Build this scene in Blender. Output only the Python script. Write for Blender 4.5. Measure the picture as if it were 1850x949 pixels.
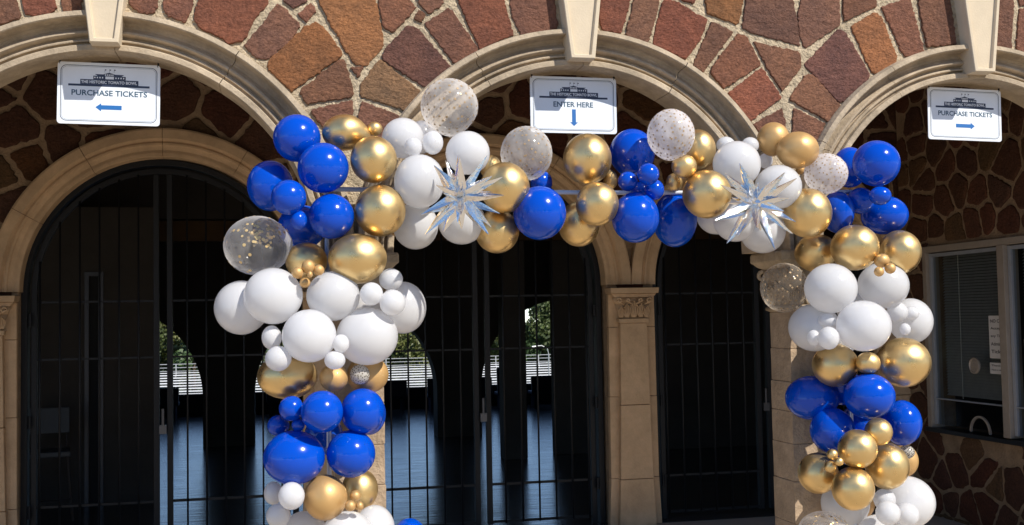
import bpy, math, random
import numpy as np
from mathutils import Vector, Matrix
random.seed(7); rng = random.Random(7)
S = bpy.context.scene
for o in list(bpy.data.objects): bpy.data.objects.remove(o)
C = S.collection
PI = math.pi

# ------------------------------------------------------------------ camera
CF, CY, CP, CR = 1983.58, 0.2140, 0.0506, -0.0185
CAM = Vector((-1.7411, -6.1483, 1.797))
_F = Vector((math.sin(CY)*math.cos(CP), math.cos(CY)*math.cos(CP), math.sin(CP)))
_R0 = Vector((math.cos(CY), -math.sin(CY), 0)); _U0 = _R0.cross(_F)
_R = math.cos(CR)*_R0 + math.sin(CR)*_U0
_U = -math.sin(CR)*_R0 + math.cos(CR)*_U0
cd = bpy.data.cameras.new('camera'); cam = bpy.data.objects.new('camera', cd); C.objects.link(cam)
cd.sensor_fit = 'HORIZONTAL'; cd.sensor_width = 36.0; cd.lens = CF/1850*36.0
cd.clip_start = 0.05; cd.clip_end = 2000
M3 = Matrix((_R, _U, -_F)).transposed()
cam.matrix_world = Matrix.Translation(CAM) @ M3.to_4x4()
S.camera = cam

# ------------------------------------------------------------------ light
SUN = Vector((0.74, -1.0, 1.2)).normalized()          # towards the sun
w = bpy.data.worlds.new("World"); S.world = w; w.use_nodes = True
nt = w.node_tree; bg = nt.nodes['Background']
sky = nt.nodes.new('ShaderNodeTexSky'); sky.sky_type = 'NISHITA'; sky.sun_disc = False
sky.sun_elevation = math.asin(SUN.z); sky.sun_rotation = math.atan2(-SUN.x, SUN.y)
sky.air_density = 0.7; sky.dust_density = 0.0; sky.ozone_density = 3.0; sky.altitude = 400
nt.links.new(sky.outputs[0], bg.inputs[0]); bg.inputs[1].default_value = 0.125
sl = bpy.data.lights.new('sun', 'SUN'); sl.energy = 4.8; sl.angle = math.radians(0.55); sl.color = (1.0, 0.95, 0.87)
so = bpy.data.objects.new('sun', sl); C.objects.link(so)
so.rotation_euler = (-SUN).to_track_quat('-Z', 'Y').to_euler(); so.location = (5, -8, 9)
S.view_settings.view_transform = 'Standard'; S.view_settings.look = 'None'
S.view_settings.exposure = 0.25; S.view_settings.gamma = 1.0; S.view_settings.use_curve_mapping = False
S.render.engine = 'CYCLES'
S.cycles.max_bounces = 10; S.cycles.diffuse_bounces = 6; S.cycles.glossy_bounces = 4
S.cycles.transparent_max_bounces = 16; S.cycles.caustics_reflective = False; S.cycles.caustics_refractive = False

# ------------------------------------------------------------------ helpers
def at(u, v, Y):
    """world point on the plane y=Y seen at photo pixel (u, v) - used once to lay out real positions"""
    d = _F + _R*((u-925)/CF) - _U*((v-474.5)/CF)
    return CAM + d*((Y-CAM.y)/d.y)
def depth_of(p): return (p-CAM).dot(_F)

def tag(o, label=None, cat=None, group=None, kind=None):
    if label: o['label'] = label
    if cat: o['category'] = cat
    if group: o['group'] = group
    if kind: o['kind'] = kind
    return o
def empty(name, loc=(0,0,0), label=None, cat=None, group=None, rz=0):
    o = bpy.data.objects.new(name, None); C.objects.link(o); o.location = loc; o.rotation_euler = (0,0,rz)
    o.empty_display_size = 0.1
    return tag(o, label, cat, group)

class MB:
    def __init__(s): s.v=[]; s.f=[]; s.c=[]; s.m=[]; s.col=(1,1,1); s.mi=0
    def vert(s, p): s.v.append(tuple(p)); return len(s.v)-1
    def face(s, idx): s.f.append(tuple(idx)); s.c.append(s.col); s.m.append(s.mi)
    def quad(s, a,b,c,d): i=len(s.v); s.v += [tuple(a),tuple(b),tuple(c),tuple(d)]; s.face((i,i+1,i+2,i+3))
    def poly(s, pts): i=len(s.v); s.v += [tuple(p) for p in pts]; s.face(range(i,i+len(pts)))
    def box(s, x0,x1,y0,y1,z0,z1):
        i=len(s.v)
        s.v += [(x,y,z) for z in (z0,z1) for y in (y0,y1) for x in (x0,x1)]
        for f in ((0,2,3,1),(4,5,7,6),(0,1,5,4),(2,6,7,3),(0,4,6,2),(1,3,7,5)): s.face([i+k for k in f])
    def rings(s, rings, close=True, cap=True):
        n=len(rings[0]); base=len(s.v)
        for r in rings: s.v += [tuple(p) for p in r]
        for k in range(len(rings)-1):
            for j in range(n if close else n-1):
                a=base+k*n+j; b=base+k*n+(j+1)%n
                s.face((a,b,b+n,a+n))
        if cap:
            s.face([base+j for j in range(n)][::-1]); s.face([base+(len(rings)-1)*n+j for j in range(n)])
    def tube(s, pts, r, n=8, cap=True):
        pts=[Vector(p) for p in pts]; rs = r if isinstance(r,(list,tuple)) else [r]*len(pts); R=[]
        up=None
        for i,p in enumerate(pts):
            t=(pts[min(i+1,len(pts)-1)]-pts[max(i-1,0)]).normalized()
            if up is None: up = Vector((0,0,1)) if abs(t.z)<.9 else Vector((1,0,0))
            a=t.cross(up).normalized(); b=a.cross(t).normalized(); up=b
            R.append([p+(a*math.cos(2*PI*k/n)+b*math.sin(2*PI*k/n))*rs[i] for k in range(n)])
        s.rings(R, cap=cap)
    def lathe(s, prof, cx, cy, n=32):
        s.rings([[(cx+r*math.cos(2*PI*k/n), cy+r*math.sin(2*PI*k/n), z) for k in range(n)] for r,z in prof])
    def build(s, name, mat, parent=None, smooth=False, bevel=0, loc=None):
        me=bpy.data.meshes.new(name); me.from_pydata(s.v,[],s.f)
        mats = mat if isinstance(mat,(list,tuple)) else [mat]
        for m in mats: me.materials.append(m)
        if len(mats)>1: me.polygons.foreach_set('material_index', s.m)
        if any(c!=(1,1,1) for c in s.c):
            ca=me.color_attributes.new('tint','FLOAT_COLOR','CORNER'); arr=[]
            for c,f in zip(s.c,s.f): arr += list((*c,1.0))*len(f)
            ca.data.foreach_set('color',arr)
        if smooth: me.polygons.foreach_set('use_smooth',[True]*len(me.polygons))
        me.update()
        o=bpy.data.objects.new(name,me); C.objects.link(o)
        if parent: o.parent=parent
        if loc: o.location=loc
        if bevel:
            b=o.modifiers.new('b','BEVEL'); b.width=bevel; b.segments=2; b.limit_method='ANGLE'; b.angle_limit=.6
        return o

# ------------------------------------------------------------------ materials
def N(nt, t, **k):
    n=nt.nodes.new(t)
    for a,b in k.items(): setattr(n,a,b)
    return n
def mat(name, color, rough=.6, metal=0, bump=0, bscale=20, var=0, vscale=3, spec=.5, coat=0, attr=None, detail=6, dirt=0, dscale=8, bdist=.01):
    m=bpy.data.materials.new(name); m.use_nodes=True; nt=m.node_tree; p=nt.nodes['Principled BSDF']
    p.inputs['Roughness'].default_value=rough; p.inputs['Metallic'].default_value=metal
    p.inputs['Specular IOR Level'].default_value=spec; p.inputs['Coat Weight'].default_value=coat
    p.inputs['Base Color'].default_value=(*color,1)
    tc=N(nt,'ShaderNodeTexCoord'); L=nt.links.new
    out=None
    if attr:
        a=N(nt,'ShaderNodeAttribute'); a.attribute_name=attr; out=a.outputs['Color']
    def mul(src, fac_out, lo, hi):
        r=N(nt,'ShaderNodeMapRange'); r.inputs[3].default_value=lo; r.inputs[4].default_value=hi; r.inputs[1].default_value=.3; r.inputs[2].default_value=.7
        L(fac_out, r.inputs[0])
        mx=N(nt,'ShaderNodeVectorMath',operation='SCALE')
        if src is None: mx.inputs[0].default_value=color
        else: L(src,mx.inputs[0])
        L(r.outputs[0],mx.inputs['Scale']); return mx.outputs[0]
    if var:
        n=N(nt,'ShaderNodeTexNoise'); n.inputs['Scale'].default_value=vscale; n.inputs['Detail'].default_value=8; n.inputs['Roughness'].default_value=.65
        L(tc.outputs['Object'],n.inputs['Vector']); out=mul(out,n.outputs[0],1-var,1+var)
    if dirt:
        n=N(nt,'ShaderNodeTexNoise'); n.inputs['Scale'].default_value=dscale; n.inputs['Detail'].default_value=10; n.inputs['Roughness'].default_value=.75
        L(tc.outputs['Object'],n.inputs['Vector']); out=mul(out,n.outputs[0],1-dirt,1.0)
    if out is not None: L(out,p.inputs['Base Color'])
    if bump:
        n=N(nt,'ShaderNodeTexNoise'); n.inputs['Scale'].default_value=bscale; n.inputs['Detail'].default_value=detail; n.inputs['Roughness'].default_value=.6
        L(tc.outputs['Object'],n.inputs['Vector'])
        b=N(nt,'ShaderNodeBump'); b.inputs['Strength'].default_value=bump; b.inputs['Distance'].default_value=bdist
        L(n.outputs[0],b.inputs['Height']); L(b.outputs[0],p.inputs['Normal'])
    return m

def stone_mat(name, bump=.8):
    """rubble stone: per-stone tint, ferrous blotches, chiselled relief"""
    m=bpy.data.materials.new(name); m.use_nodes=True; nt=m.node_tree; p=nt.nodes['Principled BSDF']; L=nt.links.new
    p.inputs['Roughness'].default_value=.85; p.inputs['Specular IOR Level'].default_value=.25
    tc=N(nt,'ShaderNodeTexCoord'); a=N(nt,'ShaderNodeAttribute'); a.attribute_name='tint'
    n1=N(nt,'ShaderNodeTexNoise'); n1.inputs['Scale'].default_value=6; n1.inputs['Detail'].default_value=9; n1.inputs['Roughness'].default_value=.7
    L(tc.outputs['Object'],n1.inputs['Vector'])
    r1=N(nt,'ShaderNodeValToRGB'); r1.color_ramp.elements[0].position=.33; r1.color_ramp.elements[0].color=(.74,.75,.79,1)
    r1.color_ramp.elements[1].position=.68; r1.color_ramp.elements[1].color=(1.2,1.13,1.02,1)
    L(n1.outputs[0],r1.inputs[0])
    mx=N(nt,'ShaderNodeMix',data_type='RGBA',blend_type='MULTIPLY'); mx.inputs[0].default_value=1
    L(a.outputs['Color'],mx.inputs[6]); L(r1.outputs[0],mx.inputs[7])
    n3=N(nt,'ShaderNodeTexNoise'); n3.inputs['Scale'].default_value=60; n3.inputs['Detail'].default_value=6; n3.inputs['Roughness'].default_value=.8
    L(tc.outputs['Object'],n3.inputs['Vector'])
    r3=N(nt,'ShaderNodeMapRange'); r3.inputs[1].default_value=.35; r3.inputs[2].default_value=.65; r3.inputs[3].default_value=.55; r3.inputs[4].default_value=1.22
    L(n3.outputs[0],r3.inputs[0])
    sc=N(nt,'ShaderNodeVectorMath',operation='SCALE'); L(mx.outputs[2],sc.inputs[0]); L(r3.outputs[0],sc.inputs['Scale'])
    L(sc.outputs[0],p.inputs['Base Color'])
    mp=N(nt,'ShaderNodeMapping'); mp.inputs['Rotation'].default_value=(.3,.7,.5); mp.inputs['Scale'].default_value=(15,19,24)
    L(tc.outputs['Object'],mp.inputs[0])
    n2=N(nt,'ShaderNodeTexNoise'); n2.inputs['Scale'].default_value=1.0; n2.inputs['Detail'].default_value=10; n2.inputs['Roughness'].default_value=.72
    L(mp.outputs[0],n2.inputs['Vector'])
    b=N(nt,'ShaderNodeBump'); b.inputs['Strength'].default_value=1.0; b.inputs['Distance'].default_value=.034; L(n2.outputs[0],b.inputs['Height'])
    L(b.outputs[0],p.inputs['Normal'])
    return m

M={}
M['stone']=stone_mat('rubble_stone')
M['mortar']=mat('buff_mortar',(.64,.52,.36),.95,bump=1.0,bscale=48,var=.28,vscale=12,spec=.1,dirt=.35,dscale=22,bdist=.03)
M['mortar_shade']=mat('shaded_buff_mortar',(.36,.255,.165),.95,bump=1.0,bscale=45,var=.25,vscale=9,spec=.1,bdist=.02)  # copy of the buff mortar with porch shade put into its colour
M['cast']=mat('cast_stone',(.56,.45,.32),.88,bump=.8,bscale=60,var=.20,vscale=7,spec=.15,dirt=.5,dscale=3.2,bdist=.008)
M['cast_bounce']=mat('bounce_lit_cast_stone',(.64,.45,.28),.9,bump=.5,bscale=60,var=.15,vscale=4,spec=.15,dirt=.25,dscale=5,bdist=.006)  # cast stone copy, warm bounce light put into its colour
M['cast_worn']=mat('weathered_cast_stone',(.50,.37,.25),.9,bump=.9,bscale=38,var=.18,vscale=6,spec=.15,dirt=.35,dscale=9,bdist=.012)
M['keystone']=mat('keystone_limestone',(.62,.52,.38),.85,bump=.3,bscale=90,var=.07,vscale=6,spec=.2,bdist=.004)
M['iron']=mat('painted_iron',(.009,.010,.013),.5,bump=.2,bscale=120,spec=.3,bdist=.002)
M['floor_in']=None
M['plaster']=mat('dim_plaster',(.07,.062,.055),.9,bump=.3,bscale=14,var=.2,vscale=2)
M['ochre']=mat('ochre_beam',(.10,.055,.022),.8,var=.2,vscale=4)
M['darkroom']=mat('near_black',(.02,.02,.022),.8,var=.2,vscale=3)
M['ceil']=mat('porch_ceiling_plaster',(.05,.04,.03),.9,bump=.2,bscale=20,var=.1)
M['paving']=mat('porch_paving',(.55,.45,.34),.8,bump=.4,bscale=30,var=.15,vscale=2)
M['alu']=mat('dull_bronze_aluminium',(.42,.36,.30),.42,metal=.15,var=.1,vscale=9)
M['alu_light']=mat('grey_aluminium',(.42,.45,.50),.4,metal=.3,var=.08,vscale=9)
M['black']=mat('black_ledge',(.012,.012,.013),.35)
M['blind']=mat('grey_blind_slats',(.62,.63,.60),.6,var=.1,vscale=15)
M['paper']=mat('white_paper',(.72,.70,.68),.8,var=.04,vscale=20)
M['ink']=mat('black_ink',(.03,.03,.035),.7)
M['sign_white']=mat('sign_white',(.80,.84,.89),.42,var=.03,vscale=8)
M['sign_navy']=mat('sign_navy',(.022,.035,.075),.5)
M['sign_teal']=mat('sign_slate_lettering',(.03,.085,.14),.5)
M['sign_blue']=mat('sign_blue_arrow',(.015,.14,.42),.5)
M['sign_text']=mat('sign_white_lettering',(.80,.82,.85),.5)
M['pole']=mat('white_pvc_pipe',(.62,.66,.74),.4)
M['bench']=mat('white_aluminium_bench',(.78,.78,.78),.5,metal=.2,var=.1,vscale=.4)
M['rail']=mat('galvanised_rail',(.5,.5,.5),.5,metal=.3)
M['navy_seat']=mat('navy_seat',(.012,.015,.045),.6)
M['bark']=mat('bark',(.09,.065,.045),.9,bump=.6,bscale=10,bdist=.05)
M['chrome']=mat('steel_chair_tube',(.10,.10,.11),.35,metal=.8)
M['vinyl']=mat('dark_grey_seat',(.035,.04,.045),.5)

# glossy sealed concrete inside the building
def floor_mat():
    m=bpy.data.materials.new('sealed_concrete'); m.use_nodes=True; nt=m.node_tree; p=nt.nodes['Principled BSDF']; L=nt.links.new
    p.inputs['Base Color'].default_value=(.075,.073,.070,1); p.inputs['Roughness'].default_value=.16; p.inputs['Specular IOR Level'].default_value=1.0
    p.inputs['IOR'].default_value=1.65
    tc=N(nt,'ShaderNodeTexCoord'); mp=N(nt,'ShaderNodeMapping'); mp.inputs['Scale'].default_value=(1.2,5,1)
    L(tc.outputs['Object'],mp.inputs[0])
    n=N(nt,'ShaderNodeTexNoise'); n.inputs['Scale'].default_value=2.2; n.inputs['Detail'].default_value=7; L(mp.outputs[0],n.inputs['Vector'])
    b=N(nt,'ShaderNodeBump'); b.inputs['Strength'].default_value=.35; b.inputs['Distance'].default_value=.012; L(n.outputs[0],b.inputs['Height']); L(b.outputs[0],p.inputs['Normal'])
    r=N(nt,'ShaderNodeMapRange'); r.inputs[3].default_value=.10; r.inputs[4].default_value=.32; L(n.outputs[0],r.inputs[0]); L(r.outputs[0],p.inputs['Roughness'])
    return m
M['floor_in']=floor_mat()

def ground_mat():
    m=bpy.data.materials.new('ground'); m.use_nodes=True; nt=m.node_tree; p=nt.nodes['Principled BSDF']; L=nt.links.new
    p.inputs['Roughness'].default_value=.9
    tc=N(nt,'ShaderNodeTexCoord'); sp=N(nt,'ShaderNodeSeparateXYZ'); L(tc.outputs['Object'],sp.inputs[0])
    n=N(nt,'ShaderNodeTexNoise'); n.inputs['Scale'].default_value=1.5; n.inputs['Detail'].default_value=10; L(tc.outputs['Object'],n.inputs['Vector'])
    r1=N(nt,'ShaderNodeValToRGB'); r1.color_ramp.elements[0].color=(.36,.30,.23,1); r1.color_ramp.elements[1].color=(.50,.43,.34,1); L(n.outputs[0],r1.inputs[0])
    r2=N(nt,'ShaderNodeValToRGB'); r2.color_ramp.elements[0].color=(.035,.06,.02,1); r2.color_ramp.elements[1].color=(.08,.11,.035,1); L(n.outputs[0],r2.inputs[0])
    g=N(nt,'ShaderNodeMath',operation='GREATER_THAN'); g.inputs[1].default_value=17.2; L(sp.outputs[1],g.inputs[0])
    mx=N(nt,'ShaderNodeMix',data_type='RGBA'); L(g.outputs[0],mx.inputs[0]); L(r1.outputs[0],mx.inputs[6]); L(r2.outputs[0],mx.inputs[7])
    L(mx.outputs[2],p.inputs['Base Color'])
    b=N(nt,'ShaderNodeBump'); b.inputs['Strength'].default_value=.4; b.inputs['Distance'].default_value=.01; L(n.outputs[0],b.inputs['Height']); L(b.outputs[0],p.inputs['Normal'])
    return m
M['ground']=ground_mat()

def leaf_mat(name,c):
    m=bpy.data.materials.new(name); m.use_nodes=True; nt=m.node_tree; p=nt.nodes['Principled BSDF']; L=nt.links.new
    p.inputs['Roughness'].default_value=.55
    a=N(nt,'ShaderNodeAttribute'); a.attribute_name='tint'; L(a.outputs['Color'],p.inputs['Base Color'])
    return m
M['leaf']=leaf_mat('foliage',(1,1,1))

def latex(name, col, rough, sss=0.0, coat=.0, trans=0.0):
    m=bpy.data.materials.new(name); m.use_nodes=True; nt=m.node_tree; p=nt.nodes['Principled BSDF']; L=nt.links.new
    p.inputs['Base Color'].default_value=(*col,1); p.inputs['Roughness'].default_value=rough
    p.inputs['Coat Weight'].default_value=coat; p.inputs['Coat Roughness'].default_value=.06
    tc=N(nt,'ShaderNodeTexCoord'); n=N(nt,'ShaderNodeTexNoise'); n.inputs['Scale'].default_value=9; n.inputs['Detail'].default_value=4
    L(tc.outputs['Object'],n.inputs['Vector'])
    r=N(nt,'ShaderNodeMapRange'); r.inputs[1].default_value=.3; r.inputs[2].default_value=.7; r.inputs[3].default_value=rough*.65; r.inputs[4].default_value=rough*1.5
    L(n.outputs[0],r.inputs[0]); L(r.outputs[0],p.inputs['Roughness'])
    b=N(nt,'ShaderNodeBump'); b.inputs['Strength'].default_value=.12; b.inputs['Distance'].default_value=.004; L(n.outputs[0],b.inputs['Height']); L(b.outputs[0],p.inputs['Normal'])
    if trans:
        t=N(nt,'ShaderNodeBsdfTranslucent'); t.inputs[0].default_value=(*col,1)
        mx=N(nt,'ShaderNodeMixShader'); mx.inputs[0].default_value=trans
        L(p.outputs[0],mx.inputs[1]); L(t.outputs[0],mx.inputs[2]); L(mx.outputs[0],nt.nodes['Material Output'].inputs[0])
    return m
M['B']=latex('royal_blue_latex',(.0,.082,.62),.14,coat=.1,trans=.22)
M['W']=latex('white_latex',(.88,.88,.89),.20,coat=.6,trans=.48)
gm=latex('chrome_gold_latex',(.80,.57,.26),.36); gm.node_tree.nodes['Principled BSDF'].inputs['Metallic'].default_value=.93; M['G']=gm
gm=latex('satin_gold_latex',(.62,.38,.15),.42,coat=.2); gm.node_tree.nodes['Principled BSDF'].inputs['Metallic'].default_value=.45; M['T']=gm

def clear_mat(name, opac, film, edge=.85):
    m=bpy.data.materials.new(name); m.use_nodes=True; nt=m.node_tree; p=nt.nodes['Principled BSDF']; L=nt.links.new
    p.inputs['Base Color'].default_value=(*film,1); p.inputs['Roughness'].default_value=.10
    tc=N(nt,'ShaderNodeTexCoord')
    tl=N(nt,'ShaderNodeBsdfTranslucent'); tl.inputs[0].default_value=(*film,1)
    m0=N(nt,'ShaderNodeMixShader'); m0.inputs[0].default_value=.5; L(p.outputs[0],m0.inputs[1]); L(tl.outputs[0],m0.inputs[2])
    tr=N(nt,'ShaderNodeBsdfTransparent'); tr.inputs[0].default_value=(.98,.975,.97,1)
    lw=N(nt,'ShaderNodeLayerWeight'); lw.inputs[0].default_value=.5
    n=N(nt,'ShaderNodeTexNoise'); n.inputs['Scale'].default_value=9; n.inputs['Detail'].default_value=5; L(tc.outputs['Object'],n.inputs['Vector'])
    a=N(nt,'ShaderNodeMapRange'); a.inputs[1].default_value=.35; a.inputs[2].default_value=.68; a.inputs[3].default_value=opac*.55; a.inputs[4].default_value=opac*1.5; L(n.outputs[0],a.inputs[0])
    pw=N(nt,'ShaderNodeMath',operation='POWER'); L(lw.outputs['Facing'],pw.inputs[0]); pw.inputs[1].default_value=3.2
    ml=N(nt,'ShaderNodeMath',operation='MULTIPLY'); L(pw.outputs[0],ml.inputs[0]); ml.inputs[1].default_value=edge
    ad=N(nt,'ShaderNodeMath',operation='ADD',use_clamp=True); L(ml.outputs[0],ad.inputs[0]); L(a.outputs[0],ad.inputs[1])
    m1=N(nt,'ShaderNodeMixShader'); L(ad.outputs[0],m1.inputs[0]); L(tr.outputs[0],m1.inputs[1]); L(m0.outputs[0],m1.inputs[2])
    L(m1.outputs[0],nt.nodes['Material Output'].inputs[0])
    return m
M['C']=clear_mat('clear_latex',.20,(.95,.93,.91))
M['D']=clear_mat('pearly_clear_latex',.34,(.95,.92,.89))
M['P']=clear_mat('frosted_latex',.62,(.97,.93,.92))
M['K']=clear_mat('small_frosted_latex',.85,(.78,.74,.66))
M['X']=clear_mat('amber_clear_latex',.12,(.72,.64,.54))
M['fleck']=mat('gold_confetti',(.80,.58,.28),.35,metal=.35)
M['dot']=mat('printed_gold_dot',(.40,.28,.16),.4,metal=.2)
M['speck']=mat('dark_speck',(.10,.075,.05),.6)
# kind -> (disc material, count, radius in m, region)
FLECK={'C':('fleck',190,.0062,'upper'),'D':('dot',170,.0055,'all'),'P':('dot',230,.0052,'all'),'K':('speck',150,.0034,'all'),'X':('dot',170,.0056,'all')}
foil=mat('silver_foil',(.90,.88,.85),.07,metal=1.0,bump=.5,bscale=45,bdist=.006); M['foil']=foil

def glass_mat():
    m=bpy.data.materials.new('window_glass'); m.use_nodes=True; nt=m.node_tree; p=nt.nodes['Principled BSDF']; L=nt.links.new
    p.inputs['Base Color'].default_value=(.02,.02,.02,1); p.inputs['Roughness'].default_value=.04
    tr=N(nt,'ShaderNodeBsdfTransparent'); tr.inputs[0].default_value=(.75,.78,.78,1)
    mx=N(nt,'ShaderNodeMixShader'); mx.inputs[0].default_value=.22
    L(tr.outputs[0],mx.inputs[1]); L(p.outputs[0],mx.inputs[2]); L(mx.outputs[0],nt.nodes['Material Output'].inputs[0]); return m
M['glass']=glass_mat()

# ------------------------------------------------------------------ ground, floors
mb=MB()
ys=[-600,-60,-12,-.9,0,16.9,20,26,34,60,120,300,1200]; zs=[-.16,-.16,-.16,-.16,-.16,-.16,-1.4,-4.2,-5,-5,-5,-4.6,-4.6]
xs=[-900,-60,-15,0,15,60,900]
for a in range(len(ys)-1):
    for b in range(len(xs)-1):
        mb.quad((xs[b],ys[a],zs[a]),(xs[b+1],ys[a],zs[a]),(xs[b+1],ys[a+1],zs[a+1]),(xs[b],ys[a+1],zs[a+1]))
tag(mb.build('ground',M['ground']),kind='structure')
mb=MB(); mb.box(-9.2,9.2,-.6,2.99,-.15,0); tag(mb.build('porch_floor',M['paving'],bevel=.01),kind='structure')
mb=MB(); mb.box(-9.2,9.2,2.995,16.6,-.15,0.0); tag(mb.build('interior_floor',M['floor_in']),kind='structure')

# ------------------------------------------------------------------ masonry tools
def cell(pts, i, j, nx, ny, gap):
    """inset Voronoi cell by half plane clipping"""
    p=pts[i][j]; q=[(p[0]-2,p[1]-2),(p[0]+2,p[1]-2),(p[0]+2,p[1]+2),(p[0]-2,p[1]+2)]
    for a in range(max(0,i-2),min(nx,i+3)):
        for b in range(max(0,j-2),min(ny,j+3)):
            if (a,b)==(i,j): continue
            o=pts[a][b]; dx,dy=o[0]-p[0],o[1]-p[1]; d=math.hypot(dx,dy); nx_,ny_=dx/d,dy/d; lim=d/2-gap/2
            out=[]
            for k in range(len(q)):
                s,e=q[k],q[(k+1)%len(q)]
                ds=(s[0]-p[0])*nx_+(s[1]-p[1])*ny_-lim; de=(e[0]-p[0])*nx_+(e[1]-p[1])*ny_-lim
                if ds<=0: out.append(s)
                if ds*de<0:
                    t=ds/(ds-de); out.append((s[0]+(e[0]-s[0])*t,s[1]+(e[1]-s[1])*t))
            q=out
            if len(q)<3: return None
    return q
def rough(poly, step, jit, rnd=1, R=rng):
    out=[]
    n=len(poly)
    for k in range(n):
        s,e=poly[k],poly[(k+1)%n]; d=math.hypot(e[0]-s[0],e[1]-s[1]); m=max(2,int(d/step))
        for t in range(m): out.append((s[0]+(e[0]-s[0])*t/m,s[1]+(e[1]-s[1])*t/m))
    for _ in range(rnd):                                # soften corners
        n=len(out); out=[((out[k-1][0]+2*out[k][0]+out[(k+1)%n][0])/4,(out[k-1][1]+2*out[k][1]+out[(k+1)%n][1])/4) for k in range(n)]
    return [(x+R.gauss(0,jit),y+R.gauss(0,jit)) for x,y in out]
def inset(poly, d):
    n=len(poly); A=sum(poly[k][0]*poly[(k+1)%n][1]-poly[(k+1)%n][0]*poly[k][1] for k in range(n)); s=1 if A>0 else -1
    out=[]
    for k in range(n):
        a,b=poly[k-1],poly[(k+1)%n]; tx,ty=b[0]-a[0],b[1]-a[1]; l=math.hypot(tx,ty) or 1
        out.append((poly[k][0]-ty/l*d*s,poly[k][1]+tx/l*d*s))
    return out
def stone(mb, poly, proud, mp, bev=.008, R=rng):
    """prism with rounded edge; mp(a,b,h) -> world"""
    n=len(poly); A=sum(poly[k][0]*poly[(k+1)%n][1]-poly[(k+1)%n][0]*poly[k][1] for k in range(n))
    if A<0: poly=poly[::-1]
    if abs(A)<.0008: return
    cx=sum(p[0] for p in poly)/n; cy=sum(p[1] for p in poly)/n
    tilt=(R.uniform(-.03,.03),R.uniform(-.03,.03))
    def h(p,base): return base+tilt[0]*(p[0]-cx)+tilt[1]*(p[1]-cy)
    r0=[mp(x,y,-.01) for x,y in poly]
    p1=poly; p2=inset(poly,bev*.45); p3=inset(poly,bev*1.5)
    mid=[(cx+(x-cx)*.55,cy+(y-cy)*.55) for x,y in p3]
    r1=[mp(x,y,h((x,y),proud*.45)) for x,y in p1]; r2=[mp(x,y,h((x,y),proud*.85)) for x,y in p2]
    r3=[mp(x,y,h((x,y),proud)) for x,y in p3]
    r4=[mp(x,y,h((x,y),proud+.0012)) for x,y in mid]
    mb.rings([r0,r1,r2,r3,r4],cap=False)
    base=len(mb.v)-n; c=mb.vert(mp(cx,cy,proud+.0015))
    for k in range(n): mb.face((base+k,base+(k+1)%n,c))
PAL={'m':(.225,.108,.074),'r':(.26,.100,.062),'o':(.325,.145,.064),'t':(.30,.175,.092),'p':(.19,.094,.072),'b':(.24,.112,.070)}
def tint(k, R=rng, s=1.0):
    c=PAL[k]; f=R.uniform(.88,1.14)*s; return tuple(max(.004,x*f*R.uniform(.96,1.04)) for x in c)

def arch_core(mb, cxs, r, zc, Y0, Y1, ztop, zbot, xl, xr, n=40):
    edges=[xl]
    for cx in cxs: edges += [cx-r,cx+r]
    edges.append(xr)
    for k in range(0,len(edges),2):                      # piers
        a,b=edges[k],edges[k+1]
        mb.quad((a,Y0,zbot),(b,Y0,zbot),(b,Y0,ztop),(a,Y0,ztop)); mb.quad((b,Y1,zbot),(a,Y1,zbot),(a,Y1,ztop),(b,Y1,ztop))
        mb.quad((a,Y1,zbot),(b,Y1,zbot),(b,Y0,zbot),(a,Y0,zbot))
        mb.quad((a,Y1,zbot),(a,Y0,zbot),(a,Y0,zc),(a,Y1,zc)); mb.quad((b,Y0,zbot),(b,Y1,zbot),(b,Y1,zc),(b,Y0,zc))
    for cx in cxs:
        P=[(cx-r*math.cos(PI*k/n),zc+r*math.sin(PI*k/n)) for k in range(n+1)]
        for (x0,z0),(x1,z1) in zip(P,P[1:]):
            mb.quad((x0,Y0,z0),(x1,Y0,z1),(x1,Y0,ztop),(x0,Y0,ztop)); mb.quad((x1,Y1,z1),(x0,Y1,z0),(x0,Y1,ztop),(x1,Y1,ztop))
            mb.quad((x0,Y0,z0),(x0,Y1,z0),(x1,Y1,z1),(x1,Y0,z1))
    mb.quad((xl,Y0,ztop),(xr,Y0,ztop),(xr,Y1,ztop),(xl,Y1,ztop))
def archivolt(mb, cx, zc, prof, a0=0., a1=PI, joints=7, n=64, R=rng, gap=.004, clipx=None):
    """sweep profile [(r,y)] round the arch as separate voussoirs; clipx keeps it inside its bay"""
    js=[a0+(a1-a0)*k/joints+(R.uniform(-.05,.05) if 0<k<joints else 0) for k in range(joints+1)]
    for s,e in zip(js,js[1:]):
        m=max(6,int(n*(e-s)/(a1-a0))); rings=[]
        off=R.uniform(-.0015,.0015)
        for k in range(m+1):
            g=gap/1.2; a=(s+g/2)+(e-s-g)*k/m; ring=[]
            for r,y in prof:
                x=-r*math.cos(a); z=zc+r*math.sin(a)
                if clipx is not None: x=max(-clipx,min(clipx,x))
                ring.append((cx+x,y+off,z))
            rings.append(ring)
        mb.rings(rings)

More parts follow.
